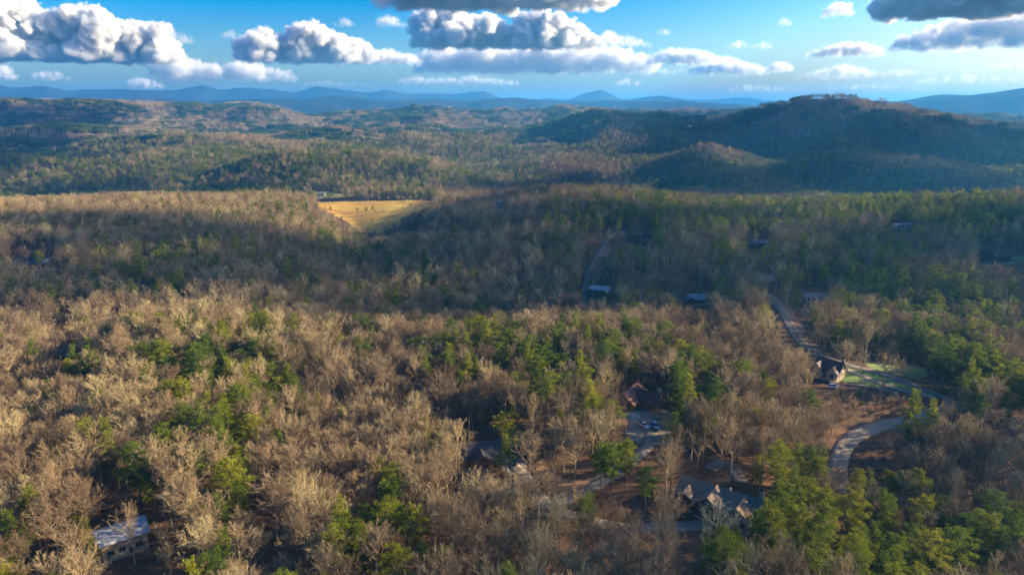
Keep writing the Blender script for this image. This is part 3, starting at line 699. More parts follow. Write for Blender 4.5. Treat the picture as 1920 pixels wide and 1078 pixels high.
# ------------------------------------------------------------------ trees
class Tris:
    def __init__(s): s.V = []; s.F = []; s.n = 0
    def tube(s, pts, rads, sides):
        pts = np.array(pts, float); base = s.n
        for i, (p, r_) in enumerate(zip(pts, rads)):
            t = pts[min(i + 1, len(pts) - 1)] - pts[max(i - 1, 0)]; t /= np.linalg.norm(t) + 1e-9
            a = np.cross(t, [0.31, 0.95, 0.05]); a /= np.linalg.norm(a) + 1e-9; b = np.cross(t, a)
            for k in range(sides):
                an = 2 * math.pi * k / sides; s.V.append(p + r_ * (a * math.cos(an) + b * math.sin(an)))
        for i in range(len(pts) - 1):
            for k in range(sides):
                q = base + i * sides + k; q2 = base + i * sides + (k + 1) % sides
                s.F.append((q, q2, q2 + sides)); s.F.append((q, q2 + sides, q + sides))
        s.n += len(pts) * sides
    def tri(s, a, b, c):
        s.V += [a, b, c]; s.F.append((s.n, s.n + 1, s.n + 2)); s.n += 3
    def obj(s, name, mat):
        me = np_mesh(name, np.array(s.V), np.array(s.F), mat)
        return bpy.data.objects.new(name, me)

def rot_about(v, ax, an):
    ax = ax / (np.linalg.norm(ax) + 1e-9)
    return v * math.cos(an) + np.cross(ax, v) * math.sin(an) + ax * np.dot(ax, v) * (1 - math.cos(an))

def bare_tree(seed, lod=0, h=21.0, spread=1.0, fork=0.42, twig_w=0.055):
    """returns (trunk Tris, crown Tris); lod 0 near, 1 middle, 2 far"""
    rng = np.random.RandomState(seed); T, C = Tris(), Tris()
    up = np.array([0, 0, 1.0])
    lean = rng.randn(2) * 0.03
    nseg = 7 if lod == 0 else 3
    top = h * rng.uniform(0.80, 0.9); tp = []
    wob = rng.randn(nseg + 1, 2) * 0.12; wob[0] = 0
    for i in range(nseg + 1):
        t = i / nseg; tp.append(np.array([lean[0] * h * t + wob[i, 0] * t * 2, lean[1] * h * t + wob[i, 1] * t * 2, top * t]))
    r0 = 0.0105 * h
    T.tube([np.array([0, 0, -1.5])] + tp, [r0 * 1.3] + [r0 * (1.05 - 0.9 * (i / nseg)) for i in range(nseg + 1)], 6 if lod == 0 else (4 if lod == 1 else 3))
    def tpt(t):
        q = t * nseg; i = min(int(q), nseg - 1); return tp[i] + (tp[i + 1] - tp[i]) * (q - i)
    def twigs(p, d, L, n, w):
        for _ in range(n):
            dd = d + rng.randn(3) * 0.55 + up * 0.15; dd /= np.linalg.norm(dd); l = L * rng.uniform(0.5, 1.3)
            s_ = np.cross(dd, rng.randn(3)); s_ /= np.linalg.norm(s_) + 1e-9
            C.tri(p - s_ * w / 2, p + s_ * w / 2, p + dd * l)
    nl = {0: 15, 1: 11, 2: 8}[lod]
    for k in range(nl):
        t = fork + (1.0 - fork) * (k + rng.rand() * 0.6) / nl
        p = tpt(min(t, 1)); az_ = k * 2.4 + rng.randn() * 0.5
        el = R(rng.uniform(24, 50)) + 0.7 * (t - fork)
        d = np.array([math.cos(az_) * math.cos(el), math.sin(az_) * math.cos(el), math.sin(el)])
        L = h * 0.30 * spread * (1.15 - 0.65 * (t - fork) / (1 - fork)) * rng.uniform(0.75, 1.15)
        if t < fork + 0.08: L *= rng.uniform(0.5, 0.9)
        ns = 4 if lod == 0 else 2; pts = [p]; dd = d.copy()
        for i in range(ns):
            dd = dd + up * 0.16 + rng.randn(3) * (0.13 if lod == 0 else 0.08); dd /= np.linalg.norm(dd); pts.append(pts[-1] + dd * L / ns)
        rb = r0 * (0.80 - 0.42 * t)
        (C if lod else C).tube(pts, [rb * (1 - 0.8 * i / ns) + 0.012 for i in range(ns + 1)], 4 if lod == 0 else 3)
        nb = {0: 8, 1: 5, 2: 4}[lod]
        for j in range(nb):
            u = 0.22 + 0.78 * (j + rng.rand()) / nb; q = u * ns; i = min(int(q), ns - 1); bp_ = pts[i] + (pts[i + 1] - pts[i]) * (q - i)
            bd = (pts[i + 1] - pts[i]); bd = bd / np.linalg.norm(bd)
            sd = rot_about(bd, np.cross(bd, rng.randn(3)), R(rng.uniform(25, 60))); sd = sd + up * 0.22; sd /= np.linalg.norm(sd)
            l2 = L * rng.uniform(0.28, 0.5) * (1.1 - 0.4 * u)
            e = bp_ + sd * l2; mid_ = (bp_ + e) / 2 + rng.randn(3) * l2 * 0.07
            if lod == 0:
                C.tube([bp_, mid_, e], [0.06, 0.042, 0.018], 3)
                for m_ in range(7):
                    v = (m_ + 0.6) / 7; tb = bp_ + (e - bp_) * v
                    td = sd + rng.randn(3) * 0.5 + up * 0.12; td /= np.linalg.norm(td); l3 = l2 * rng.uniform(0.35, 0.6)
                    s_ = np.cross(td, rng.randn(3)); s_ /= np.linalg.norm(s_) + 1e-9
                    C.tri(tb - s_ * 0.035, tb + s_ * 0.035, tb + td * l3)
                    twigs(tb + td * l3 * 0.35, td, l3 * 0.8, 3, twig_w * 0.6); twigs(tb + td * l3 * 0.65, td, l3 * 0.65, 3, twig_w * 0.6)
            else:
                s_ = np.cross(sd, rng.randn(3)); s_ /= np.linalg.norm(s_) + 1e-9
                C.tri(bp_ - s_ * 0.05, bp_ + s_ * 0.05, e)
                for m_ in range(4 if lod == 1 else 2):
                    twigs(bp_ + (e - bp_) * rng.uniform(0.15, 1), sd, l2 * 0.75, 3 if lod == 1 else 2, twig_w * (2.1 if lod == 1 else 3.6))
    return T, C

def pine_tree(seed, lod=0, h=20.0, kind='round'):
    rng = np.random.RandomState(seed); T, C = Tris(), Tris(); up = np.array([0, 0, 1.0])
    lean = rng.randn(2) * 0.015
    def tpt(t): return np.array([lean[0] * h * t + 0.15 * math.sin(t * 5 + seed), lean[1] * h * t, h * t])
    n = 7 if lod == 0 else 3
    T.tube([np.array([0, 0, -1.5])] + [tpt(i / n * 0.97) for i in range(n + 1)], [0.24] + [0.20 * (1 - 0.85 * i / n) for i in range(n + 1)], 6 if lod == 0 else 3)
    base = {'round': 0.45, 'layer': 0.30, 'cone': 0.15}[kind]; rmax = {'round': 0.235, 'layer': 0.23, 'cone': 0.18}[kind] * h
    nw = {'round': 34, 'layer': 44, 'cone': 56}[kind]
    if lod: nw = int(nw * 0.75)
    wob1 = rng.rand() * 6; 
    for k in range(nw):
        t = base + (0.985 - base) * (k + rng.rand()) / nw; u = (t - base) / (1 - base)
        if kind == 'round': prof = (max(0.0, 1 - (u * 1.05 - 0.32) ** 2 * 2.0)) ** 0.6 * (0.55 + 0.45 * min(1, u * 4))
        elif kind == 'layer': prof = (1 - u) ** 0.75 * 0.9 + 0.12
        else: prof = (1 - u) ** 0.9 * 0.95 + 0.05
        az_ = k * 2.399 + rng.randn() * 0.3; L = rmax * prof * rng.uniform(0.6, 1.2) * (1 + 0.18 * math.sin(az_ * 2 + wob1))
        el = R(rng.uniform(5, 28)) * (0.3 + u) if kind != 'cone' else R(rng.uniform(-12, 15))
        if rng.rand() < 0.07: L *= 0.4
        p = tpt(t); d = np.array([math.cos(az_) * math.cos(el), math.sin(az_) * math.cos(el), math.sin(el)]); e = p + d * L
        if lod == 0: C_br.tube([p, (p + e) / 2 - up * 0.1, e], [0.06, 0.04, 0.02], 3) if False else T.tube([p, (p + e) / 2 - up * 0.1, e], [0.055, 0.04, 0.02], 3)
        nc = max(1, int(L * (1.5 if lod == 0 else 1.0)) + 1)
        for c in range(nc):
            v = 0.35 + 0.65 * (c + rng.rand()) / nc; q = p + (e - p) * v + rng.randn(3) * 0.35 * np.array([1, 1, 0.5])
            R_ = rng.uniform(0.55, 1.0) * (0.75 + 0.35 * prof) * (1.25 if lod == 2 else 1)
            nn = {0: 34, 1: 8, 2: 4}[lod]; w = {0: 0.29, 1: 0.72, 2: 1.5}[lod]
            for _ in range(nn):
                o_ = rng.randn(3); o_ /= np.linalg.norm(o_) + 1e-9; o_ = o_ * R_ * rng.rand() ** 0.4 * np.array([1, 1, 0.55])
                c_ = q + o_; dd = o_ / (np.linalg.norm(o_) + 1e-9) + up * 0.5 + rng.randn(3) * 0.5; dd /= np.linalg.norm(dd)
                s_ = np.cross(dd, rng.randn(3)); s_ /= np.linalg.norm(s_) + 1e-9; l = w * rng.uniform(0.7, 1.4)
                C.tri(c_ - s_ * w * 0.42, c_ + s_ * w * 0.42, c_ + dd * l)
    return T, C

def shrub(seed, h=2.6):
    rng = np.random.RandomState(seed); C = Tris(); up = np.array([0, 0, 1.0])
    for k in range(9):
        a = rng.rand() * 6.28; q = np.array([math.cos(a), math.sin(a), 0]) * rng.rand() * h * 0.5 + up * h * rng.uniform(0.3, 0.75)
        for _ in range(26):
            o_ = rng.randn(3); o_ /= np.linalg.norm(o_); c_ = q + o_ * h * 0.3 * rng.rand() ** 0.4; dd = o_ + up * 0.3 + rng.randn(3) * 0.4; dd /= np.linalg.norm(dd)
            s_ = np.cross(dd, rng.randn(3)); s_ /= np.linalg.norm(s_) + 1e-9; w = 0.36
            C.tri(c_ - s_ * w * 0.4, c_ + s_ * w * 0.4, c_ + dd * w)
    return C

def merged(T, C, name, m1, m2):
    V = np.array(T.V + C.V); F = np.array(T.F + [(a + T.n, b + T.n, c + T.n) for a, b, c in C.F])
    me = np_mesh(name, V, F, m1); me.materials.append(m2)
    me.polygons.foreach_set('material_index', [0] * len(T.F) + [1] * len(C.F)); me.update()
    return bpy.data.objects.new(name, me)

BARE0 = [bare_tree(100 + i, 0, h=hh, spread=sp, fork=fk) for i, (hh, sp, fk) in enumerate(
    [(21, 1.4, .46), (23, 1.1, .54), (19, 1.6, .40), (22, 1.25, .50), (20, 1.45, .44), (24, 1.0, .58), (18, 1.7, .36), (21, .9, .50)])]
BARE0 = [(T.obj('trunk', M['bark']), C.obj('crown', M['twig']), hh) for (T, C), hh in zip(BARE0, (21, 23, 19, 22, 20, 24, 18, 21))]
PSPEC = [('round', 19), ('round', 21), ('layer', 22), ('layer', 19), ('round', 17), ('cone', 16)]
PINE0 = []
for i, (kd, hh) in enumerate(PSPEC):
    T, C = pine_tree(300 + i, 0, hh, kd); PINE0.append((T.obj('trunk', M['pbark']), C.obj('crown', M['needle']), hh, kd))
BARE1 = [merged(*bare_tree(500 + i, 1, h=hh, spread=sp, fork=fk), 'bare_tree_source', M['bark'], M['twig']) for i, (hh, sp, fk) in enumerate([(21, 1.35, .45), (22, 1.15, .5), (19, 1.55, .38), (23, 1.05, .52)])]
PINE1 = [merged(*pine_tree(600 + i, 1, hh, kd), 'pine_source', M['pbark'], M['needle']) for i, (kd, hh) in enumerate(PSPEC)]
def lod0_merged(T_, C_, name):
    V = []; F = []; off = 0; mi = []
    for k, o in enumerate((T_, C_)):
        n = len(o.data.vertices); a = np.empty(n * 3, np.float32); o.data.vertices.foreach_get('co', a); V.append(a.reshape(-1, 3))
        f = np.empty(len(o.data.polygons) * 3, np.int32); o.data.loops.foreach_get('vertex_index', f); F.append(f.reshape(-1, 3) + off); mi += [k] * len(o.data.polygons); off += n
    me = np_mesh(name, np.concatenate(V), np.concatenate(F), T_.data.materials[0]); me.materials.append(C_.data.materials[0])
    me.polygons.foreach_set('material_index', mi); me.update(); return bpy.data.objects.new(name, me)
BARE0M = [lod0_merged(a, b, 'bare_tree_source') for a, b, h_ in BARE0]
PINE0M = [lod0_merged(a, b, 'pine_source') for a, b, h_, k_ in PINE0]
# far patches: a dozen small trees in one patch of wood
def patch(seed, size, n, pine):
    rng = np.random.RandomState(seed); V = []; F = []; off = 0; mi = []
    src = [pine_tree(700 + seed * 5 + i, 2, 19, ('round', 'layer', 'cone')[i % 3]) if pine else bare_tree(800 + seed * 5 + i, 2) for i in range(3)]
    for k in range(n):
        T, C = src[rng.randint(3)]; v = np.array(T.V + C.V) * rng.uniform(0.75, 1.1) * np.array([1.15, 1.15, 1]); a = rng.rand() * 6.28
        x = v[:, 0] * math.cos(a) - v[:, 1] * math.sin(a); y = v[:, 0] * math.sin(a) + v[:, 1] * math.cos(a)
        o_ = (rng.rand(2) - 0.5) * size; V.append(np.column_stack([x + o_[0], y + o_[1], v[:, 2] - 1]))
        F.append(np.array(T.F + [(p + T.n, q + T.n, r_ + T.n) for p, q, r_ in C.F]) + off); mi += [0] * len(T.F) + [1] * len(C.F); off += len(v)
    me = np_mesh('wood_patch', np.concatenate(V), np.concatenate(F), M['pbark'] if pine else M['bark']); me.materials.append(M['needle_far'] if pine else M['twig'])
    me.polygons.foreach_set('material_index', mi); me.update(); return bpy.data.objects.new('wood_patch', me)
BPATCH = [patch(i, 34, 16, False) for i in range(4)]; PPATCH = [patch(10 + i, 36, 21, True) for i in range(4)]

def scatter_group(name, P, scl, rot, var, sources, label):
    """ONE object: instances of the sources on the given points"""
    me = bpy.data.meshes.new(name); me.vertices.add(len(P)); me.vertices.foreach_set('co', np.asarray(P, np.float32).ravel())
    for nm, arr, tp in (('scl', scl, 'FLOAT_VECTOR'), ('rot', rot, 'FLOAT'), ('var', var, 'INT')):
        at = me.attributes.new(nm, tp, 'POINT')
        at.data.foreach_set('vector' if tp == 'FLOAT_VECTOR' else 'value', np.asarray(arr, np.int32 if tp == 'INT' else np.float32).ravel())
    o = bpy.data.objects.new(name, me); COL.objects.link(o); tag(o, label, kind='stuff')
    ng = bpy.data.node_groups.new(name + '_spread', 'GeometryNodeTree')
    ng.interface.new_socket('Geometry', in_out='INPUT', socket_type='NodeSocketGeometry'); ng.interface.new_socket('Geometry', in_out='OUTPUT', socket_type='NodeSocketGeometry')
    N, L = ng.nodes, ng.links; gi, go = N.new('NodeGroupInput'), N.new('NodeGroupOutput'); jn = N.new('GeometryNodeJoinGeometry')
    def named(nm, tp):
        a = N.new('GeometryNodeInputNamedAttribute'); a.data_type = tp; a.inputs['Name'].default_value = nm; return a.outputs['Attribute']
    sv, rv, vv = named('scl', 'FLOAT_VECTOR'), named('rot', 'FLOAT'), named('var', 'INT')
    cx_ = N.new('ShaderNodeCombineXYZ'); L.new(rv, cx_.inputs[2])
    for k, src in enumerate(sources):
        cmp_ = N.new('FunctionNodeCompare'); cmp_.data_type = 'INT'; cmp_.operation = 'EQUAL'
        L.new(vv, cmp_.inputs[2]); cmp_.inputs[3].default_value = k
        ob = N.new('GeometryNodeObjectInfo'); ob.inputs[0].default_value = src; ob.inputs['As Instance'].default_value = True
        ip = N.new('GeometryNodeInstanceOnPoints'); L.new(gi.outputs[0], ip.inputs['Points']); L.new(cmp_.outputs[0], ip.inputs['Selection'])
        L.new(ob.outputs['Geometry'], ip.inputs['Instance']); L.new(cx_.outputs[0], ip.inputs['Rotation']); L.new(sv, ip.inputs['Scale'])
        L.new(ip.outputs[0], jn.inputs[0])
    L.new(jn.outputs[0], go.inputs[0])
    mod = o.modifiers.new('spread', 'NODES'); mod.node_group = ng
    return o

# ------------------------------------------------------------------ where trees grow
# pine groves as the photograph shows them: (px, py, rx, ry, probability) measured at crown height
GROVES = [(1500, 980, 190, 110, .75), (1700, 1050, 230, 60, .85), (1870, 1010, 70, 60, .85), (1480, 905, 80, 50, .5), (1620, 900, 50, 45, .7),
 (1540, 900, 40, 50, .7), (1660, 985, 60, 50, .8), (1730, 960, 60, 40, .6),
 (690, 1015, 95, 60, .75), (780, 1055, 90, 40, .8), (20, 1060, 40, 35, .7), (100, 1065, 45, 25, .5), (745, 920, 24, 45, .9), (420, 890, 65, 90, .6),
 (430, 800, 38, 60, .85), (505, 740, 50, 45, .8), (325, 790, 30, 40, .7), (490, 605, 24, 45, .9), (455, 650, 45, 45, .7), (300, 685, 45, 30, .8),
 (390, 690, 45, 35, .5), (150, 680, 45, 40, .6), (185, 850, 40, 25, .7), (100, 760, 30, 20, .5), (185, 1020, 18, 30, .7), (340, 920, 20, 15, .6),
 (905, 650, 90, 38, .7), (885, 700, 35, 55, .75), (960, 680, 60, 50, .5), (1010, 700, 80, 60, .75), (1070, 750, 55, 55, .65), (1190, 655, 70, 28, .55), (1080, 640, 40, 30, .6),
 (1290, 705, 30, 40, .6), (1275, 750, 22, 35, .95), (950, 800, 28, 28, .95), (1150, 880, 28, 45, .9), (1085, 860, 28, 40, .6), (1340, 735, 22, 34, .7),
 (1400, 885, 38, 32, .75), (1265, 925, 28, 22, .9), (1205, 880, 20, 30, .8), (1340, 850, 30, 14, .6), (1310, 815, 20, 20, .6), (1160, 800, 18, 20, .9), (945, 1000, 22, 28, .5),
 (860, 690, 30, 40, .5), (930, 660, 40, 40, .7), (640, 790, 18, 20, .5),
 (350, 470, 160, 28, .5), (200, 520, 90, 30, .45), (300, 525, 60, 30, .65), (140, 420, 160, 16, .4), (480, 400, 140, 18, .35), (640, 465, 60, 26, .6), (560, 520, 30, 30, .5),
 (780, 500, 50, 30, .5), (700, 480, 60, 26, .45), (1060, 450, 60, 40, .5), (1080, 400, 60, 25, .6), (1240, 400, 110, 40, .65), (1150, 380, 60, 16, .6), (1340, 410, 80, 34, .7), (1480, 400, 140, 28, .7),
 (1650, 390, 140, 22, .75), (1820, 400, 120, 40, .8), (1620, 470, 140, 40, .45), (1800, 540, 120, 30, .6), (1690, 550, 120, 40, .7), (1850, 600, 90, 40, .7), (1560, 500, 90, 30, .55), (1400, 470, 70, 26, .6),
 (1800, 690, 90, 36, .75), (1880, 720, 60, 40, .85), (1660, 668, 80, 22, .6), (1760, 630, 60, 24, .6), (1620, 770, 20, 20, .85), (1580, 600, 30, 26, .4), (1830, 760, 60, 30, .5), (1750, 750, 40, 30, .3),
 (860, 570, 40, 40, .3), (700, 620, 60, 40, .25), (590, 545, 30, 30, .4), (900, 600, 30, 30, .4), (50, 545, 60, 16, .3), (1330, 640, 60, 30, .15), (1450, 780, 30, 50, .1),
 # valley and hills behind
 (150, 325, 330, 28, .8), (60, 290, 200, 30, .8), (420, 300, 130, 30, .75), (540, 330, 60, 26, .8), (680, 320, 110, 34, .35), (930, 330, 120, 22, .7), (1060, 340, 110, 18, .6), (680, 275, 90, 16, .7),
 (930, 262, 80, 24, .7), (760, 255, 90, 16, .7), (1120, 275, 90, 26, .6), (1300, 310, 110, 18, .7), (1480, 305, 120, 20, .6), (1500, 345, 160, 14, .4), (1820, 262, 110, 30, .8), (1700, 240, 60, 20, .7),
 (480, 208, 50, 8, .8), (350, 240, 60, 16, .5), (960, 208, 200, 4, .7), (240, 262, 80, 12, .5)]
# places kept open so that what stands there can be seen: (polygon in photograph pixels, share of trees removed)
OPEN = [([(1435, 560), (1462, 556), (1490, 590), (1530, 650), (1600, 680), (1680, 700), (1745, 728), (1740, 745), (1640, 715), (1560, 690), (1500, 655), (1470, 620), (1450, 585)], 1.0),
 ([(1565, 680), (1735, 690), (1750, 735), (1700, 742), (1575, 722)], 1.0),
 ([(1700, 728), (1790, 748), (1790, 765), (1700, 745)], .85), ([(1850, 768), (1925, 800), (1925, 830), (1845, 785)], .6),
 ([(1543, 826), (1595, 798), (1700, 778), (1708, 806), (1632, 828), (1612, 852), (1608, 890), (1545, 890)], 1.0),
 ([(1158, 728), (1228, 728), (1262, 770), (1262, 806), (1195, 812), (1160, 780)], 1.0), ([(1180, 812), (1250, 812), (1225, 850), (1150, 900), (1120, 905), (1170, 850)], .72),
 ([(845, 815), (945, 806), (985, 848), (990, 884), (925, 890), (848, 878)], .95), ([(945, 806), (1000, 806), (1110, 890), (1110, 925), (1010, 930), (965, 868)], .68),
 ([(1020, 930), (1340, 960), (1330, 995), (1180, 1000), (1030, 965)], .55),
 ([(1262, 886), (1330, 872), (1432, 928), (1430, 985), (1325, 985), (1270, 935)], .93),
 ([(178, 972), (290, 965), (300, 1005), (250, 1045), (185, 1030)], .92), ([(190, 1040), (380, 1020), (380, 1078), (190, 1078)], .75), ([(100, 622), (150, 622), (150, 670), (100, 670)], .8),
 ([(1094, 526), (1156, 526), (1156, 568), (1094, 568)], 1.0), ([(1092, 440), (1150, 430), (1150, 460), (1120, 490), (1105, 550), (1088, 550)], .85), ([(1150, 428), (1225, 428), (1225, 458), (1150, 458)], .9),
 ([(1280, 542), (1335, 542), (1335, 580), (1280, 580)], .95), ([(1496, 540), (1552, 540), (1552, 576), (1496, 576)], .95), ([(1400, 442), (1446, 442), (1446, 475), (1400, 475)], .9),
 ([(1830, 465), (1925, 465), (1925, 500), (1830, 500)], .95), ([(1668, 418), (1710, 418), (1710, 432), (1668, 432)], .95), ([(922, 378), (945, 378), (945, 388), (922, 388)], .8), ([(590, 360), (640, 360), (640, 372), (590, 372)], .9),
 ([(592, 381), (820, 379), (800, 388), (765, 400), (745, 422), (715, 434), (682, 434), (655, 419), (630, 402), (600, 391)], .97), ([(20, 470), (108, 462), (108, 500), (20, 500)], .9), ([(1522, 655), (1586, 664), (1586, 732), (1526, 732)], 1.0),
 ([(1572, 712), (1708, 728), (1700, 775), (1600, 800), (1575, 770)], .25), ([(1415, 515), (1452, 515), (1452, 545), (1415, 545)], .8), ([(470, 940), (520, 930), (500, 1010), (460, 1000)], .9),
 ([(1600, 850), (1680, 800), (1700, 860), (1640, 900)], .4), ([(1255, 690), (1262, 690), (1262, 691), (1255, 691)], .5)]
BIGBARE = [(775, 855, 1.25, 6), (880, 820, 1.0, 2), (1588, 708, .95, 2), (1612, 712, .7, 4), (1655, 722, .75, 4), (1665, 728, .8, 6), (1690, 728, .7, 2), (170, 930, 1.1, 6)]

def near_road(x, y, extra):
    m = np.zeros(x.shape, bool)
    for S, hw in ROADS:
        lo, hi = S.min(0) - 12, S.max(0) + 12
        idx = np.nonzero((x > lo[0]) & (x < hi[0]) & (y > lo[1]) & (y < hi[1]))[0]
        if len(idx) == 0: continue
        d = np.sqrt(((np.stack([x[idx], y[idx]], 1)[:, None] - S[None, ::2]) ** 2).sum(-1)).min(1)
        m[idx[d < hw + extra]] = True
    return m

def layout(rmin, rmax, cell, seed, azl=(-43, 43)):
    rng = np.random.RandomState(seed)
    xm = rmax * math.sin(R(azl[1])) + 60
    gx, gy = np.meshgrid(np.arange(-xm, xm, cell), np.arange(rmin * 0.7, rmax, cell))
    x = gx.ravel() + (rng.rand(gx.size) - 0.5) * cell * 0.95; y = gy.ravel() + (rng.rand(gx.size) - 0.5) * cell * 0.95
    r_ = np.hypot(x, y); az_ = np.degrees(np.arctan2(x, y))
    ok = (r_ >= rmin) & (r_ < rmax) & (az_ > azl[0]) & (az_ < azl[1])
    x, y = x[ok], y[ok]; z = H(x, y)
    return x, y, z, rng

def keep_and_kind(x, y, z, rng, hgt=20.0, roads=True, prob_scale=1.0):
    keep = rng.rand(len(x)) > 0.03 + 0.20 * np.clip(fbm(x / 38, y / 38, 3, 71) * 2.2, 0, 1)
    for P in DRAPES: keep &= ~inpoly(x, y, P)
    if roads: keep &= ~near_road(x, y, 1.3)
    for (px_, py_, pr, pz) in PADS: keep &= np.hypot(x - px_, y - py_) > pr * 0.68
    U = [project(x, y, z + f * hgt) for f in (0.1, 0.3, 0.5, 0.7, 0.9)]
    rnd = rng.rand(len(x))
    for poly, s in OPEN:
        hit = np.zeros(len(x), bool); cy_mean = np.mean([p[1] for p in poly])
        for (u, v, d) in U: hit |= inpoly(u, v, poly)
        keep &= ~(hit & (rnd < s))
    u, v, d = project(x, y, z + 0.62 * hgt)
    bn = fbm(x / 60, y / 60, 3, 55)
    p = np.clip(0.13 + 0.5 * (bn - 0.08), 0.03, 0.55)
    far = np.clip((np.hypot(x, y) - 1150) / 350, 0, 1); bn2 = fbm(x / 260, y / 260, 3, 66)
    asp = (H(x + 45, y, False) - H(x - 45, y, False)) / 90.0; hol = (H(x + 110, y, False) + H(x - 110, y, False) + H(x, y + 110, False) + H(x, y - 110, False)) / 4 - z
    p = p * (1 - far) + far * np.clip(0.60 + 1.6 * asp + 0.04 * hol + 2.0 * bn2, 0.02, 0.97)  # dark pines thickened on sunless slopes and hollows, standing in for relief shade
    g = np.zeros(len(x)); farg = 1 - 0.45 * far * (v < 262)
    for (a, b, ra, rb, pr) in GROVES:
        q = ((u - a) / ra) ** 2 + ((v - b) / rb) ** 2; g = np.maximum(g, np.where(u > 1330, 1.15, 1.0) * pr * farg * np.clip(1.6 - q, 0, 1) * (q < 1.6))
    p = np.maximum(p * (1 - g), g)
    return keep, rng.rand(len(x)) < p, u, v

X = {}
x, y, z, rng = layout(130, 470, 5.5, 1); k_, pine, u, v = keep_and_kind(x, y, z, rng)
k_ &= (u > -160) & (u < 2120) & (v < 1230)
X['near'] = (x[k_], y[k_], z[k_], pine[k_], u[k_], v[k_])
x, y, z, rng = layout(470, 1330, 6.3, 2); k_, pine, u, v = keep_and_kind(x, y, z, rng); X['mid'] = (x[k_], y[k_], z[k_], pine[k_], u[k_], v[k_])
x, y, z, rng = layout(1330, 2350, 9.0, 3); k_, pine, u, v = keep_and_kind(x, y, z, rng); X['far'] = (x[k_], y[k_], z[k_], pine[k_], u[k_], v[k_])
x, y, z, rng = layout(2350, 6300, 33.0, 4, (-41, 41)); k_, pine, u, v = keep_and_kind(x, y, z, rng, roads=False); X['hill'] = (x[k_], y[k_], z[k_], pine[k_], u[k_], v[k_])

# drop what stands hidden behind the crests
_az = np.radians(np.linspace(-44, 44, 353)); _rr = np.geomspace(200, 6400, 300)
_hh = H(_rr[None] * np.sin(_az)[:, None], _rr[None] * np.cos(_az)[:, None]) + 5
_an = np.maximum.accumulate((_hh - CAMZ) / _rr[None], axis=1)
def visible(x, y, z, top=24.0):
    r_ = np.hypot(x, y); ia = np.clip(((np.arctan2(x, y) - _az[0]) / (_az[1] - _az[0])).round().astype(int), 0, len(_az) - 1)
    ir = np.clip(np.searchsorted(_rr, r_ * 0.97) - 1, 0, len(_rr) - 1)
    return (z + top - CAMZ) / r_ > _an[ia, ir] - 0.002
for k in ('far', 'hill'):
    m = visible(*X[k][:3]); X[k] = tuple(a[m] for a in X[k])

def sizes(n, rng, lo=0.58, hi=1.14):
    s = rng.uniform(lo, hi, n); w = s * rng.uniform(0.85, 1.15, n); return s, np.stack([w, w, s], 1)

# nearest trees: individuals (300 bare, 300 pines); the others: one stuff object per sort
LANDMARKS = [((232, 1005), 'metal roofed house'), ((122, 645), 'small white house'), ((905, 845), 'dark roofed log house'), ((1190, 748), 'brown roofed cabin'),
 ((1345, 925), 'grey gabled house'), ((1550, 690), 'house beside the lawn'), ((1228, 798), 'cabin car park'), ((1600, 830), 'sharp road bend'), ((1090, 965), 'gravel drive bend'),
 ((500, 970), 'shadowy clearing'), ((1650, 700), 'green lawn'), ((965, 825), 'olive lawn'), ((1920, 820), 'road at the right edge')]
ORD = ['nearest', 'second', 'third', 'fourth', 'fifth', 'sixth', 'seventh', 'eighth', 'ninth', 'tenth', 'eleventh', 'twelfth', 'thirteenth', 'fourteenth', 'fifteenth', 'sixteenth', 'seventeenth', 'eighteenth', 'nineteenth', 'twentieth',
       'twenty-first', 'twenty-second', 'twenty-third', 'twenty-fourth', 'twenty-fifth', 'twenty-sixth', 'twenty-seventh', 'twenty-eighth', 'twenty-ninth', 'thirtieth']
def tree_labels(items, noun):
    """items: list of (u, v, adjective); one label each, counted outward from the nearest landmark"""
    buckets = {}
    for i, (u_, v_, adj) in enumerate(items):
        (lx, ly), nm = min(LANDMARKS, key=lambda q: (q[0][0] - u_) ** 2 + 1.6 * (q[0][1] - v_) ** 2)
        dx, dy = u_ - lx, v_ - ly
        rel = ('left of' if dx < 0 else 'right of') if abs(dx) > 1.3 * abs(dy) else ('beyond' if dy < 0 else 'in front of')
        buckets.setdefault((adj, rel, nm), []).append((dx * dx + dy * dy, i))
    out = [None] * len(items)
    for (adj, rel, nm), L_ in buckets.items():
        L_.sort()
        for k, (d, i) in enumerate(L_):
            if len(L_) == 1: out[i] = f'{adj} {noun} {rel} the {nm}'
            else: out[i] = f'{ORD[min(k, 29)]} {adj} {noun} outward, {rel} the {nm}' if k else f'{adj} {noun} nearest the {nm}, {rel} it'
    return out

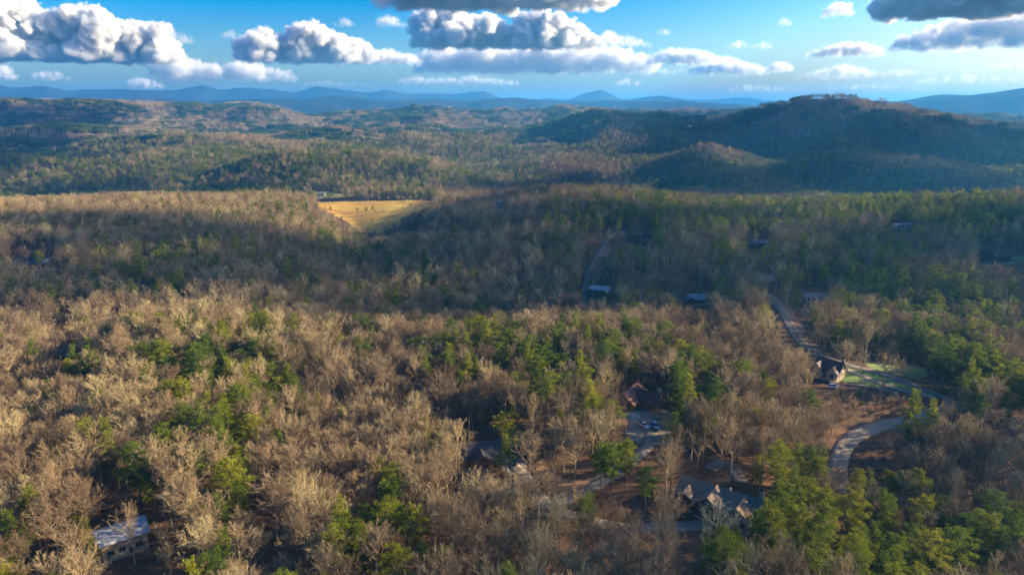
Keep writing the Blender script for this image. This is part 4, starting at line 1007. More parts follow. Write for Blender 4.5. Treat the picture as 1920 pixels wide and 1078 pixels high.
def place_near():
    x, y, z, pine, u, v = X['near']; rng = np.random.RandomState(7)
    xb = np.array([G(a, b)[0] for a, b, s, w in BIGBARE]); yb = np.array([G(a, b)[1] for a, b, s, w in BIGBARE])
    far_from = np.ones(len(x), bool)
    for a, b in zip(xb, yb): far_from &= np.hypot(x - a, y - b) > 4.5
    x, y, z, pine, u, v = (q[far_from] for q in (x, y, z, pine, u, v))
    s, S3 = sizes(len(x), rng); S3[pine] *= np.array([1.02, 1.02, 1.02]); s = S3[:, 2]
    # pines of the lower right corner and the olive lawn stand large and full
    var = rng.randint(0, 8, len(x)); rot = rng.rand(len(x)) * 6.283
    varp = rng.choice([0, 1, 2, 3, 4, 5], len(x), p=[.26, .22, .2, .14, .14, .04])
    hb = np.array([b[2] for b in BARE0]); hp = np.array([p[2] for p in PINE0])
    hgt = np.where(pine, hp[varp], hb[var]) * s
    # shown size in the photograph, only those whose crown is in the frame
    ut, vt, dt = project(x, y, z + hgt * 0.7); infr = (ut > 5) & (ut < 1915) & (vt < 1070)
    size = hgt / dt * infr
    order = np.argsort(-size); ib = [i for i in order if not pine[i]][:300 - len(BIGBARE)]; ip = [i for i in order if pine[i]][:300]
    ind = np.zeros(len(x), bool); ind[ib] = True; ind[ip] = True
    z = z - 0.1
    def adj_b(vr, sc): return (('tall narrow', 'slim')[0] if vr in (1, 5, 7) else 'broad crowned' if vr in (2, 6) else 'tall' if sc > 0.95 else 'mid sized' if sc > 0.84 else 'short')
    items = [(ut[i], vt[i], adj_b(var[i], s[i])) for i in ib]
    bb = [(a, b - 40, 'very large branching' if s_ > 1 else 'lone pale') for a, b, s_, w in BIGBARE]
    labs = tree_labels(items + bb, 'bare tree')
    def put(src, x_, y_, z_, rz, sc3, label, name, group):
        r_ = empty(name, (x_, y_, z_), rz); r_.scale = tuple(sc3); tag(r_, label, 'tree', group)
        for o in src:
            c = o.copy(); c.parent = r_; COL.objects.link(c)
    for q, i in enumerate(ib): put(BARE0[var[i]][:2], x[i], y[i], z[i], rot[i], S3[i], labs[q], 'bare_tree', 'leafless trees in the near woods')
    for q, (a, b, s_, w) in enumerate(BIGBARE):
        g = G(a, b); put(BARE0[w][:2], g[0], g[1], g[2] - 0.1, q * 1.3, (s_ * 1.08, s_ * 1.08, s_), labs[len(ib) + q], 'bare_tree', 'leafless trees in the near woods')
    def adj_p(k, sc): return ({'round': 'rounded', 'layer': 'layered', 'cone': 'conical'}[PINE0[k][3]] + (' tall' if PINE0[k][2] * sc > 18.5 else ' mid sized' if PINE0[k][2] * sc > 15.5 else ' small'))
    labs = tree_labels([(ut[i], vt[i], adj_p(varp[i], s[i])) for i in ip], 'green pine')
    for q, i in enumerate(ip): put(PINE0[varp[i]][:2], x[i], y[i], z[i], rot[i], S3[i], labs[q], 'pine_tree', 'green pines in the near woods')
    rb = ~ind & ~pine; rp = ~ind & pine; P = np.stack([x, y, z], 1)
    scatter_group('bare_woodland', P[rb], S3[rb], rot[rb], var[rb], BARE0M, 'leafless grey brown woodland covering the near slopes')
    if rp.any(): scatter_group('pine_woodland', P[rp], S3[rp], rot[rp], varp[rp], PINE0M, 'scattered green pines of the near slopes')
place_near()
for key, nb, npn, lb, lp in (('mid', 'bare_woodland', 'pine_woodland', 'leafless woodland on the shaded middle ground and round hill', 'dark green pines on the shaded middle ground'),
                             ('far', 'bare_woodland', 'pine_woodland', 'leafless woods at the valley edge behind the field', 'evergreen woods at the valley edge behind the field')):
    x, y, z, pine, u, v = X[key]; rng = np.random.RandomState(11); s, S3 = sizes(len(x), rng)
    if key == 'far': S3 *= np.array([1.35, 1.35, 1.0])
    rot = rng.rand(len(x)) * 6.283; P = np.stack([x, y, z - 0.2], 1); vb = rng.randint(0, 4, len(x)); vp = rng.randint(0, 6, len(x))
    scatter_group(nb, P[~pine], S3[~pine], rot[~pine], vb[~pine], BARE1, lb); scatter_group(npn, P[pine], S3[pine], rot[pine], vp[pine], PINE1, lp)
x, y, z, pine, u, v = X['hill']; rng = np.random.RandomState(12); s, S3 = sizes(len(x), rng, 0.85, 1.1); rot = rng.rand(len(x)) * 6.283; P = np.stack([x, y, z - 1.0], 1); vv_ = rng.randint(0, 4, len(x))
scatter_group('hill_woods', P[~pine], S3[~pine], rot[~pine], vv_[~pine], BPATCH, 'leafless brown woods covering the far hills')
scatter_group('hill_pines', P[pine], S3[pine], rot[pine], vv_[pine], PPATCH, 'dark evergreen woods covering the far hills')
print('TREES', {k: len(X[k][0]) for k in X})

# undergrowth
SHR = [shrub(i).obj('shrub_source', M['shrub']) for i in range(3)] + [shrub(9, 2.2).obj('shrub_source', M['dryleaf'])]
x, y, z, rng = layout(140, 620, 9.0, 21); k_, _p, u, v = keep_and_kind(x, y, z, rng, 2.5); k_ &= (u > -50) & (u < 1970) & (v < 1120)
k_ &= fbm(x / 30, y / 30, 3, 91) > -0.12
x, y, z = x[k_], y[k_], z[k_]; s, S3 = sizes(len(x), rng, 0.35, 1.0); vr = rng.choice([0, 1, 2, 3, 4, 5], len(x), p=[.10, .08, .08, .16, .30, .28]); S3[vr >= 4] *= 0.42
scatter_group('undergrowth', np.stack([x, y, z], 1), S3, rng.rand(len(x)) * 6.28, vr, SHR + [BARE1[0], BARE1[2]], 'low shrubs and bare or dry leaved saplings under the trees')
# the planted bank below the lawn is thick with brush
P_ = np.array([G(a, b)[:2] for a, b in [(1560, 735), (1600, 728), (1705, 748), (1720, 775), (1640, 795), (1590, 815), (1550, 850), (1530, 800)]])
bx_, by_ = np.meshgrid(np.arange(P_[:, 0].min(), P_[:, 0].max(), 3.4), np.arange(P_[:, 1].min(), P_[:, 1].max(), 3.4)); rng = np.random.RandomState(5)
x = bx_.ravel() + rng.randn(bx_.size); y = by_.ravel() + rng.randn(bx_.size); ok = inpoly(x, y, P_) & ~near_road(x, y, 1.5) & (rng.rand(len(x)) < .8); x, y = x[ok], y[ok]
s, S3 = sizes(len(x), rng, 0.5, 1.1); vr = rng.choice([0, 1, 3, 4, 5], len(x), p=[.16, .1, .24, .25, .25]); S3[vr >= 4] *= 0.33
scatter_group('brush', np.stack([x, y, H(x, y)], 1), S3, rng.rand(len(x)) * 6.28, vr, SHR + [BARE1[0], BARE1[2]], 'reddish brown brush on the bank between the lawn and the bending road')
# scattered bushes and hedge lines in the golden field
fx = [G(a + rng.randn() * 6, b + rng.randn() * 1.6, 0) for a, b in [(q, 377) for q in range(596, 830, 6)] + [(q, 401) for q in (664, 668, 690, 712, 716, 720, 748, 752, 765)]] + [G(a, b) for a, b in [(682, 412), (676, 408), (700, 420), (726, 416), (640, 396), (655, 410), (620, 400), (610, 412), (628, 425), (648, 430), (720, 430), (690, 436), (770, 392), (790, 388), (800, 384), (735, 405), (755, 395)] ]
fx = np.array(fx); s, S3 = sizes(len(fx), rng, 0.22, 0.75); vr = rng.choice([0, 1, 2], len(fx), p=[.3, .3, .4])
scatter_group('hedgerow', fx, S3, rng.rand(len(fx)) * 6.28, vr, [BARE1[0], BARE1[2], PINE1[0]], 'bushes and hedge lines crossing the golden field')

# ------------------------------------------------------------------ buildings
class MB:
    def __init__(s): s.V = []; s.F = []
    def add(s, V, F): n = len(s.V); s.V += [tuple(v) for v in V]; s.F += [tuple(i + n for i in f) for f in F]; return s
    def box(s, x0, x1, y0, y1, z0, z1):
        return s.add([(x0, y0, z0), (x1, y0, z0), (x1, y1, z0), (x0, y1, z0), (x0, y0, z1), (x1, y0, z1), (x1, y1, z1), (x0, y1, z1)],
                     [(0, 3, 2, 1), (4, 5, 6, 7), (0, 1, 5, 4), (1, 2, 6, 5), (2, 3, 7, 6), (3, 0, 4, 7)])
    def cyl(s, p, q, r_, n=10, r2=None):
        p, q = Vector(p), Vector(q); t = (q - p).normalized(); a = t.orthogonal().normalized(); b = t.cross(a); r2 = r_ if r2 is None else r2
        V = [p + (a * math.cos(6.2832 * k / n) + b * math.sin(6.2832 * k / n)) * r_ for k in range(n)] + [q + (a * math.cos(6.2832 * k / n) + b * math.sin(6.2832 * k / n)) * r2 for k in range(n)]
        return s.add(V, [(k, (k + 1) % n, n + (k + 1) % n, n + k) for k in range(n)] + [tuple(range(n))[::-1], tuple(range(n, 2 * n))])
    def build(s, name, mat, parent=None): return mesh_obj(name, s.V, s.F, mat, parent)

M['log'] = stripes('log_walls', (0.34, 0.165, 0.07), 2, 3.2, 0.45, 0.75)
M['tanwood'] = stripes('tan_board_walls', (0.46, 0.33, 0.20), 2, 4.0, 0.25, 0.75)
M['greywall'] = stripes('grey_board_walls', (0.42, 0.40, 0.37), 2, 4.0, 0.2, 0.75)
M['whitewall'] = stripes('white_board_walls', (0.72, 0.70, 0.66), 2, 4.0, 0.15, 0.7)
M['darkwood'] = stripes('dark_brown_boards', (0.11, 0.06, 0.04), 2, 4.0, 0.3, 0.75)
M['stone'] = flat('mixed_fieldstone', (0.36, 0.30, 0.23), 0.85, 0, 0.45, 2.2)
M['r_metal'] = stripes('seamed_metal_roof', (0.40, 0.39, 0.375), 0, 1.4, 0.4, 0.6, 0.0)
M['r_char'] = stripes('charcoal_shingles', (0.065, 0.06, 0.06), 1, 3.5, 0.3, 0.85)
M['r_brown'] = stripes('red_brown_metal_roof', (0.125, 0.05, 0.036), 0, 1.6, 0.25, 0.5)
M['r_taupe'] = stripes('taupe_shingles', (0.235, 0.17, 0.115), 1, 3.5, 0.3, 0.85)
M['r_slate'] = stripes('slate_blue_metal_roof', (0.26, 0.275, 0.30), 0, 1.4, 0.3, 0.6, 0.0)
M['r_grey'] = stripes('weathered_grey_shingles', (0.20, 0.18, 0.155), 1, 3.5, 0.25, 0.85)
M['glass'] = flat('dark_window_glass', (0.03, 0.035, 0.04), 0.12, 0, 0.2, 0.3, 0.6)
M['trim'] = flat('pale_trim', (0.36, 0.29, 0.21), 0.7)
M['wtrim'] = flat('brown_trim', (0.24, 0.12, 0.06), 0.7)
M['deckw'] = flat('deck_timber', (0.30, 0.20, 0.12), 0.8, 0, 0.3)
M['iron'] = flat('dark_iron', (0.04, 0.04, 0.042), 0.5, 0.5)

def gable(root, b, wall, roof, trim):
    """one wing: walls with their gable ends, foundation, two thick roof slopes, ridge cap and fascia"""
    w, d, h, rh = b['w'], b['d'], b['h'], b['rh']; cx_, cy_ = b.get('x', 0), b.get('y', 0); ax = b.get('ax', 'x'); ov = b.get('ov', 0.7); z0 = b.get('z0', 0)
    def P(u, v, z): return (cx_ + u, cy_ + v, z + z0) if ax == 'x' else (cx_ + v, cy_ + u, z + z0)
    L_, S_ = (w, d) if ax == 'x' else (d, w); a, c = L_ / 2, S_ / 2
    hh = rh * c / (c + ov)
    m = MB(); m.add([P(-a, -c, 0), P(-a, c, 0), P(-a, c, h), P(-a, 0, h + hh), P(-a, -c, h), P(a, -c, 0), P(a, c, 0), P(a, c, h), P(a, 0, h + hh), P(a, -c, h)],
          [(0, 1, 2, 3, 4), (9, 8, 7, 6, 5), (0, 4, 9, 5), (1, 6, 7, 2), (4, 3, 8, 9), (2, 7, 8, 3), (0, 5, 6, 1)])
    wl = m.build('wall', b.get('wall', wall), root)
    if z0 < 0.5: fx, fy = w / 2 + 0.06, d / 2 + 0.06; MB().box(cx_ - fx, cx_ + fx, cy_ - fy, cy_ + fy, -3.0, 0.35).build('foundation', M['stone'], root)
    A, Cc, T = a + ov, c + ov, 0.24; e = h - rh * ov / (c + ov) * 0 - (h + hh - h) * ov / c + 0.02; t_ = h + hh + 0.02
    rf = MB()
    for s_ in (-1, 1):
        rf.add([P(-A, s_ * Cc, e), P(A, s_ * Cc, e), P(A, 0, t_), P(-A, 0, t_), P(-A, s_ * Cc, e + T), P(A, s_ * Cc, e + T), P(A, 0, t_ + T), P(-A, 0, t_ + T)],
               [(0, 1, 2, 3), (7, 6, 5, 4), (0, 4, 5, 1), (1, 5, 6, 2), (3, 7, 4, 0)])
    ro = rf.build('roof', b.get('roof', roof), root)
    f_ = 0.05
    for s_ in (-1, 1):
        for g_ in (-1, 1):
            fa = MB(); fa.add([P(g_ * (A + f_), s_ * (Cc + f_), e - 0.12), P(g_ * (A + f_), 0, t_ - 0.12), P(g_ * (A + f_), 0, t_ + T + 0.03), P(g_ * (A + f_), s_ * (Cc + f_), e + T + 0.03),
                    P(g_ * A, s_ * (Cc + f_), e - 0.12), P(g_ * A, 0, t_ - 0.12), P(g_ * A, 0, t_ + T + 0.03), P(g_ * A, s_ * (Cc + f_), e + T + 0.03)],
                   [(0, 1, 2, 3), (7, 6, 5, 4), (0, 4, 5, 1), (1, 5, 6, 2), (2, 6, 7, 3), (3, 7, 4, 0)]); fa.build('fascia', trim, ro)
    return wl

def opening(root, b, side, al, z, w, h, trim, name='window'):
    cx_, cy_ = b.get('x', 0), b.get('y', 0); z += b.get('z0', 0); W_, D_ = b['w'] / 2, b['d'] / 2
    def bx(m, u0, u1, z0, z1, t0, t1):
        if side in 'sn': sg = -1 if side == 's' else 1; ya, yb = sorted((cy_ + sg * (D_ + t0), cy_ + sg * (D_ + t1))); m.box(cx_ + u0, cx_ + u1, ya, yb, z0, z1)
        else: sg = -1 if side == 'w' else 1; xa, xb = sorted((cx_ + sg * (W_ + t0), cx_ + sg * (W_ + t1))); m.box(xa, xb, cy_ + u0, cy_ + u1, z0, z1)
    m = MB(); f_ = 0.14
    for (u0, u1, a0, a1) in ((al - w / 2 - f_, al + w / 2 + f_, z + h, z + h + f_), (al - w / 2 - f_, al + w / 2 + f_, z - f_, z), (al - w / 2 - f_, al - w / 2, z, z + h), (al + w / 2, al + w / 2 + f_, z, z + h)): bx(m, u0, u1, a0, a1, -0.02, 0.09)
    if name == 'window' and w > 1.4: bx(m, al - 0.05, al + 0.05, z, z + h, -0.02, 0.08)
    o = m.build(name, trim, root)
    g_ = MB(); bx(g_, al - w / 2 + 0.002, al + w / 2 - 0.002, z + 0.002, z + h - 0.002, -0.01, 0.035)
    g_.build('pane' if name == 'window' else 'panel', M['glass'] if name == 'window' else M['darkwood'], o)

def chimney(root, x, y, z, w=1.0, mat=None):
    c = MB().box(x - w / 2, x + w / 2, y - w * 0.4, y + w * 0.4, -0.5, z).build('chimney', mat or M['stone'], root)
    MB().box(x - w * 0.62, x + w * 0.62, y - w * 0.52, y + w * 0.52, z + 0.003, z + 0.2).box(x - w * 0.3, x + w * 0.3, y - w * 0.25, y + w * 0.25, z + 0.2, z + 0.65).build('cap', M['iron'], c)

def deck(root, x0, x1, y0, y1, z, rail=True):
    MB().box(x0, x1, y0, y1, z - 0.22, z).build('deck', M['deckw'], root)
    px_ = np.linspace(x0 + 0.12, x1 - 0.12, max(2, int((x1 - x0) / 2.4) + 1)); py_ = np.linspace(y0 + 0.12, y1 - 0.12, max(2, int((y1 - y0) / 2.4) + 1))
    pts = [(a, y0 + 0.12) for a in px_] + [(x0 + 0.12, b) for b in py_[1:]] + [(x1 - 0.12, b) for b in py_[1:]]
    for a, b in pts: MB().box(a - 0.08, a + 0.08, b - 0.08, b + 0.08, -3, z + 1.0).build('post', M['deckw'], root)
    if rail:
        for q in (0.45, 0.95):
            MB().box(x0, x1, y0 + 0.07, y0 + 0.15, z + q, z + q + 0.09).build('rail', M['deckw'], root)
            MB().box(x0 + 0.02, x0 + 0.1, y0 + 0.17, y1, z + q, z + q + 0.09).build('rail', M['deckw'], root); MB().box(x1 - 0.1, x1 - 0.02, y0 + 0.17, y1, z + q, z + q + 0.09).build('rail', M['deckw'], root)

def porch(root, x0, x1, y0, y1, z, roof, drop=0.8):
    """lean-to roof on posts; high edge at y1"""
    MB().add([(x0, y0, z - drop), (x1, y0, z - drop), (x1, y1, z), (x0, y1, z), (x0, y0, z - drop + .18), (x1, y0, z - drop + .18), (x1, y1, z + .18), (x0, y1, z + .18)],
             [(0, 3, 2, 1), (4, 5, 6, 7), (0, 1, 5, 4), (1, 2, 6, 5), (2, 3, 7, 6), (3, 0, 4, 7)]).build('porch_roof', roof, root)
    for a in np.linspace(x0 + 0.3, x1 - 0.3, max(2, int((x1 - x0) / 3) + 1)): MB().box(a - 0.1, a + 0.1, y0 + 0.2, y0 + 0.4, -3, z - drop + 0.03).build('post', M['deckw'], root)

def house(name, label, at, rot, blocks, wall, roof, trim='trim', wins=(), doors=(), chims=(), decks=(), porches=(), dxy=(0, 0), group='houses among the trees'):
    g = PP[at] if isinstance(at, str) else G(*at); x_, y_ = g[0] + dxy[0], g[1] + dxy[1]
    root = empty(name, (x_, y_, gz(x_, y_) + 0.35), R(rot)); tag(root, label, 'house', group)
    for b in blocks: gable(root, b, M[wall], M[roof], M[trim])
    for (bi, sd, al, z, w, h) in wins: opening(root, blocks[bi], sd, al, z, w, h, M[trim])
    for (bi, sd, al, w) in doors: opening(root, blocks[bi], sd, al, 0.45, w, 2.1 if w < 2 else 2.4, M[trim], 'door')
    for c in chims: chimney(root, *c)
    for d in decks: deck(root, *d)
    for p in porches: porch(root, *p[:5], M[p[5]])
    return root

house('house', 'metal roofed house in the lower left corner with a sunlit tan side wall', 'metal', 38,
      [dict(w=12, d=9, h=5.6, rh=2.4, ov=0.8), dict(x=-5.5, y=5.6, w=5, d=5, h=3.2, rh=1.2, roof=M['r_slate'], ov=.5), dict(x=-8.4, y=-0.6, w=5.2, d=6.0, h=3.0, rh=0.9, roof=M['r_slate'], ov=.5)],
      'tanwood', 'r_metal', wins=[(0, 's', -3.6, 1.5, 1.6, 1.5), (0, 's', -0.8, 1.5, 1.6, 1.5), (0, 's', 3.6, 1.5, 1.6, 1.5), (0, 'e', -2, 1.4, 1.4, 1.6), (0, 'e', 2, 1.4, 1.4, 1.6), (2, 's', 0, 1.2, 1.4, 1.2)],
      doors=[(0, 's', 1.5, 1.0)], decks=[(-11.5, -4, -8, -4.6, 1.0)])
house('house', 'small pale house half hidden by bare trees near the left edge', 'white', 55,
      [dict(w=8, d=6.5, h=3.4, rh=2.0, ov=.5), dict(x=0, y=-4, w=4, d=4, h=3, rh=1.6, ax='y', ov=.4)], 'whitewall', 'r_grey', wins=[(0, 's', -2.8, 1.2, 1.0, 1.2), (0, 's', 2.8, 1.2, 1.0, 1.2), (0, 'e', 0, 1.2, 1.2, 1.2), (1, 's', 0, 1.2, 1.2, 1.2)])
house('shed', 'little white outbuilding beyond the small pale house', (103, 632), 20, [dict(w=4, d=3, h=3.0, rh=1.0, ov=.3)], 'whitewall', 'r_grey', wins=[(0, 's', 0, 1.1, 1.0, 1.0)], group=None)
house('house', 'long grey low house with a white railed terrace on the shaded far left', 'long', 4,
      [dict(w=30, d=8, h=3.4, rh=2.4), dict(x=13, y=-2.5, w=7, d=8, h=4.2, rh=3.6, ax='y', wall=M['whitewall'])], 'greywall', 'r_char', wins=[(0, 's', q, 1.2, 1.6, 1.3) for q in (-12, -8, -4, 0, 4, 7.6)] + [(1, 's', 0, 1.3, 2.2, 1.6)], doors=[(0, 's', -6, 1.0)], chims=[(-4, 1.5, 6.5)])
house('house', 'dark roofed log house with orange log gables in the lower middle', 'log', 14,
      [dict(w=13, d=9, h=4.6, rh=3.4), dict(x=-1.6, y=-5.2, w=6, d=6, h=4.2, rh=2.9, ax='y', ov=.6), dict(x=-9.5, y=-1.5, w=6.4, d=7.5, h=3.4, rh=2.3, ax='y')], 'log', 'r_char', 'wtrim',
      wins=[(0, 'e', -2.2, 1.2, 1.5, 1.5), (0, 'e', 2.2, 1.2, 1.5, 1.5), (0, 'e', 0, 5.0, 1.3, 1.1), (0, 's', 4.2, 1.3, 1.6, 1.5), (1, 's', -1.3, 1.2, 1.4, 1.5), (1, 's', 1.3, 1.2, 1.4, 1.5), (1, 's', 0, 4.2, 1.4, 1.0), (2, 's', 0, 1.2, 1.8, 1.3)],
      doors=[(0, 's', 2.5, 1.0)], chims=[(-11.0, -4.2, 6.8, 1.5)], porches=[(1.8, 7.2, -7.0, -4.55, 3.9, 'r_char')], decks=[(-12.8, -5.0, -8.6, -5.4, 0.9)])
house('cabin', 'brown roofed cabin with a stone chimney behind the car park', 'cabin', -32,
      [dict(w=9, d=15, h=3.6, rh=4.6, ax='y', ov=1.0, x=-2), dict(x=5.0, y=2.2, w=11, d=8, h=4.0, rh=3.2, ov=.8)], 'log', 'r_brown', 'wtrim',
      wins=[(0, 's', -2.0, 1.2, 1.6, 1.6), (0, 's', 2.0, 1.2, 1.6, 1.6), (0, 's', 0, 4.6, 1.8, 1.4), (1, 's', 0, 1.3, 1.6, 1.5), (1, 's', 3, 1.3, 1.6, 1.5), (1, 'e', 0, 1.3, 2.0, 1.5)], doors=[(0, 's', 0, 1.0)],
      chims=[(9.0, 4.6, 8.6, 1.5)], porches=[(6.2, 12.4, -4.6, -1.85, 4.2, 'r_brown')], dxy=(0, 3))
house('house', 'large grey gabled house with a broken roofline above the gravel drive bend', 'gable', -36,
      [dict(w=25, d=9, h=4.6, rh=3.2), dict(x=-9.6, y=-3.2, w=6.5, d=7.5, h=4.0, rh=2.6, ax='y'), dict(x=-1.5, y=-4.4, w=7.5, d=8, h=4.9, rh=3.3, ax='y'), dict(x=7.5, y=-4.2, w=8, d=8.5, h=4.4, rh=3.4, ax='y', wall=M['stone'])],
      'darkwood', 'r_taupe', 'trim', wins=[(1, 's', 0, 1.2, 1.8, 1.5), (2, 's', -1.6, 1.2, 1.5, 1.7), (2, 's', 1.6, 1.2, 1.5, 1.7), (2, 's', 0, 4.6, 1.6, 1.2), (3, 's', -2, 1.2, 1.5, 1.9), (3, 's', 2, 1.2, 1.5, 1.9), (3, 's', 0, 4.2, 1.8, 1.4), (0, 'e', 0, 1.4, 2.0, 1.6), (3, 'e', 0, 1.4, 1.6, 1.5)],
      doors=[(3, 's', 0, 1.1)], chims=[(11.4, 2.5, 9.4, 1.3), (2.5, -0.5, 9.0, 1.0)], decks=[(3.6, 11.6, -11.6, -8.5, 0.6)])
house('house', 'timber house with steep brown roofs standing at the end of the green lawn', 'timber', -48,
      [dict(w=11, d=7, h=4.4, rh=4.2, ov=.7), dict(x=-3.8, y=-3.6, w=5.5, d=6, h=4.0, rh=3.6, ax='y', wall=M['tanwood']), dict(x=3.4, y=-3.2, w=5, d=5.5, h=3.8, rh=3.4, ax='y', wall=M['stone'])], 'tanwood', 'r_brown', 'trim',
      wins=[(0, 'e', 0, 1.4, 1.8, 1.8), (1, 's', 0, 1.3, 1.8, 1.8), (2, 's', 0, 1.3, 1.8, 1.8), (0, 'e', 0, 4.3, 1.2, 1.2)], doors=[(0, 's', 0, 1.0)], chims=[(4.8, 1.6, 9.4, 1.2)], decks=[(-6, 6, -9.4, -6.5, 0.8)])
house('house', 'pale metal roofed house below the narrow hill road', 'blueroof', -18,
      [dict(w=13, d=8, h=4.2, rh=2.2), dict(x=2.6, y=-5, w=6, d=6, h=3.8, rh=2.0, ax='y'), dict(x=-6, y=3.5, w=6, d=6, h=3.4, rh=1.8)], 'log', 'r_metal', 'wtrim', wins=[(1, 's', 0, 1.3, 2, 1.6), (0, 's', -3.5, 1.3, 1.6, 1.5), (0, 'e', 0, 1.3, 1.6, 1.5)])
house('house', 'dark house with a grey roof and raised timber deck on the shaded slope', 'deck', 5,
      [dict(w=12, d=9, h=4.4, rh=2.8, ax='x'), dict(x=-5, y=-5, w=6.5, d=5, h=4.2, rh=2.8, ax='y')], 'darkwood', 'r_slate', 'wtrim', wins=[(0, 's', 1.5, 1.3, 2, 1.6), (0, 's', 4.2, 1.3, 1.6, 1.5), (1, 's', 0, 1.3, 2.0, 1.6)], chims=[(2.5, 3.4, 8.6, 1.0)], decks=[(-9, 8, -10.2, -7.55, 2.0)])
house('house', 'tan two storey house with a low grey hip of a roof by the clay bank', 'tan', -6,
      [dict(w=13, d=10, h=6.2, rh=2.2, ov=1.1), dict(x=3.4, y=-5.4, w=5.5, d=3, h=5.8, rh=1.5, ax='y')], 'tanwood', 'r_grey', 'trim', wins=[(0, 's', -4.5, 1.2, 1.5, 1.5), (0, 's', -4.5, 4.1, 1.5, 1.4), (0, 's', -1.2, 1.2, 1.5, 1.5), (0, 's', -1.2, 4.1, 1.5, 1.4), (1, 's', 0, 1.2, 1.8, 1.6), (1, 's', 0, 4.0, 1.8, 1.3), (0, 'e', 0, 4.1, 1.5, 1.4)])
house('house', 'reddish house with a grey roof high on the wooded ridge right of centre', 'ridge', 8, [dict(w=18, d=10, h=5, rh=3), dict(x=-8, y=-4, w=8, d=8, h=4, rh=2.6, ax='y')], 'darkwood', 'r_grey', 'wtrim', wins=[(0, 's', 0, 1.4, 2.2, 1.8), (0, 's', 4.5, 1.4, 2.2, 1.8), (1, 's', 0, 1.4, 2, 1.6)])
house('cabin', 'small brown cabin with a blue grey roof above the top of the winding road', 'brown', 0, [dict(w=10, d=7, h=4.4, rh=3.0)], 'log', 'r_slate', 'wtrim', wins=[(0, 's', -2.5, 1.4, 1.6, 1.6), (0, 's', 2.5, 1.4, 1.6, 1.6)], doors=[(0, 's', 0, 1.0)])
house('house', 'red brown roofed house with a pointed gable near the right edge', 'rightred', -12, [dict(w=22, d=10, h=4.5, rh=4.0), dict(x=-7, y=-4, w=9, d=9, h=4.5, rh=6.0, ax='y'), dict(x=6, y=-4, w=8, d=8, h=4, rh=3.2, ax='y')], 'darkwood', 'r_brown', 'wtrim', wins=[(1, 's', 0, 1.4, 3, 2.4), (2, 's', 0, 1.4, 2.4, 1.8), (0, 's', 0, 1.4, 1.8, 1.6)])
house('house', 'long thin white house among dark pines in the right distance', 'thin', 10, [dict(w=24, d=8, h=3.6, rh=1.6), dict(x=9, y=-4, w=7, d=6, h=3.8, rh=2.4, ax='y')], 'whitewall', 'r_metal', 'trim', wins=[(0, 's', -8, 1.4, 2, 1.5), (0, 's', -3, 1.4, 2, 1.5), (0, 's', 2, 1.4, 2, 1.5)])
house('house', 'white house peeping over the crest of the round shaded hill', 'hilltop', 0, [dict(w=20, d=10, h=6.5, rh=3.4), dict(x=-6, y=-5, w=8, d=6, h=6, rh=4.2, ax='y')], 'whitewall', 'r_metal', 'trim', wins=[(0, 's', 3, 4.0, 2.2, 1.6), (0, 's', 7, 4.0, 2.2, 1.6), (1, 's', 0, 3.6, 2.6, 2.0)])
house('farmhouse', 'tiny white farmhouse at the foot of the dark hills by the field', 'farm', 6, [dict(w=12, d=7, h=4.5, rh=2.6), dict(x=5, y=-3.5, w=5.5, d=5, h=3, rh=2.2, ax='y')], 'whitewall', 'r_grey', 'trim', wins=[(0, 's', -3.5, 1.6, 1.6, 1.5), (0, 's', 0, 1.6, 1.6, 1.5)])
house('house', 'dark roadside house with a pale apron at the top of the hill road', 'roadside', -10, [dict(w=16, d=9, h=4.6, rh=3.2), dict(x=-5, y=-4, w=7, d=6, h=4.2, rh=3.0, ax='y')], 'darkwood', 'r_char', 'trim', wins=[(0, 's', 3, 1.4, 2, 1.6), (1, 's', 0, 1.4, 2.2, 1.6)])
house('house', 'lone tiny house high on the far wooded slope right of centre', (1289, 245), 0, [dict(w=26, d=12, h=12, rh=5)], 'darkwood', 'r_metal', 'trim', wins=[(0, 's', -6, 4, 4, 3), (0, 's', 6, 4, 4, 3)])
house('shed', 'small orange brown log shed at the left end of the cabin car park', (1163, 806), 25, [dict(w=3.6, d=3.2, h=2.9, rh=1.7, ov=.5)], 'log', 'r_brown', 'wtrim', wins=[(0, 's', 0.9, 1.0, 0.7, 0.8)], doors=[(0, 's', -0.7, .9)], group=None)

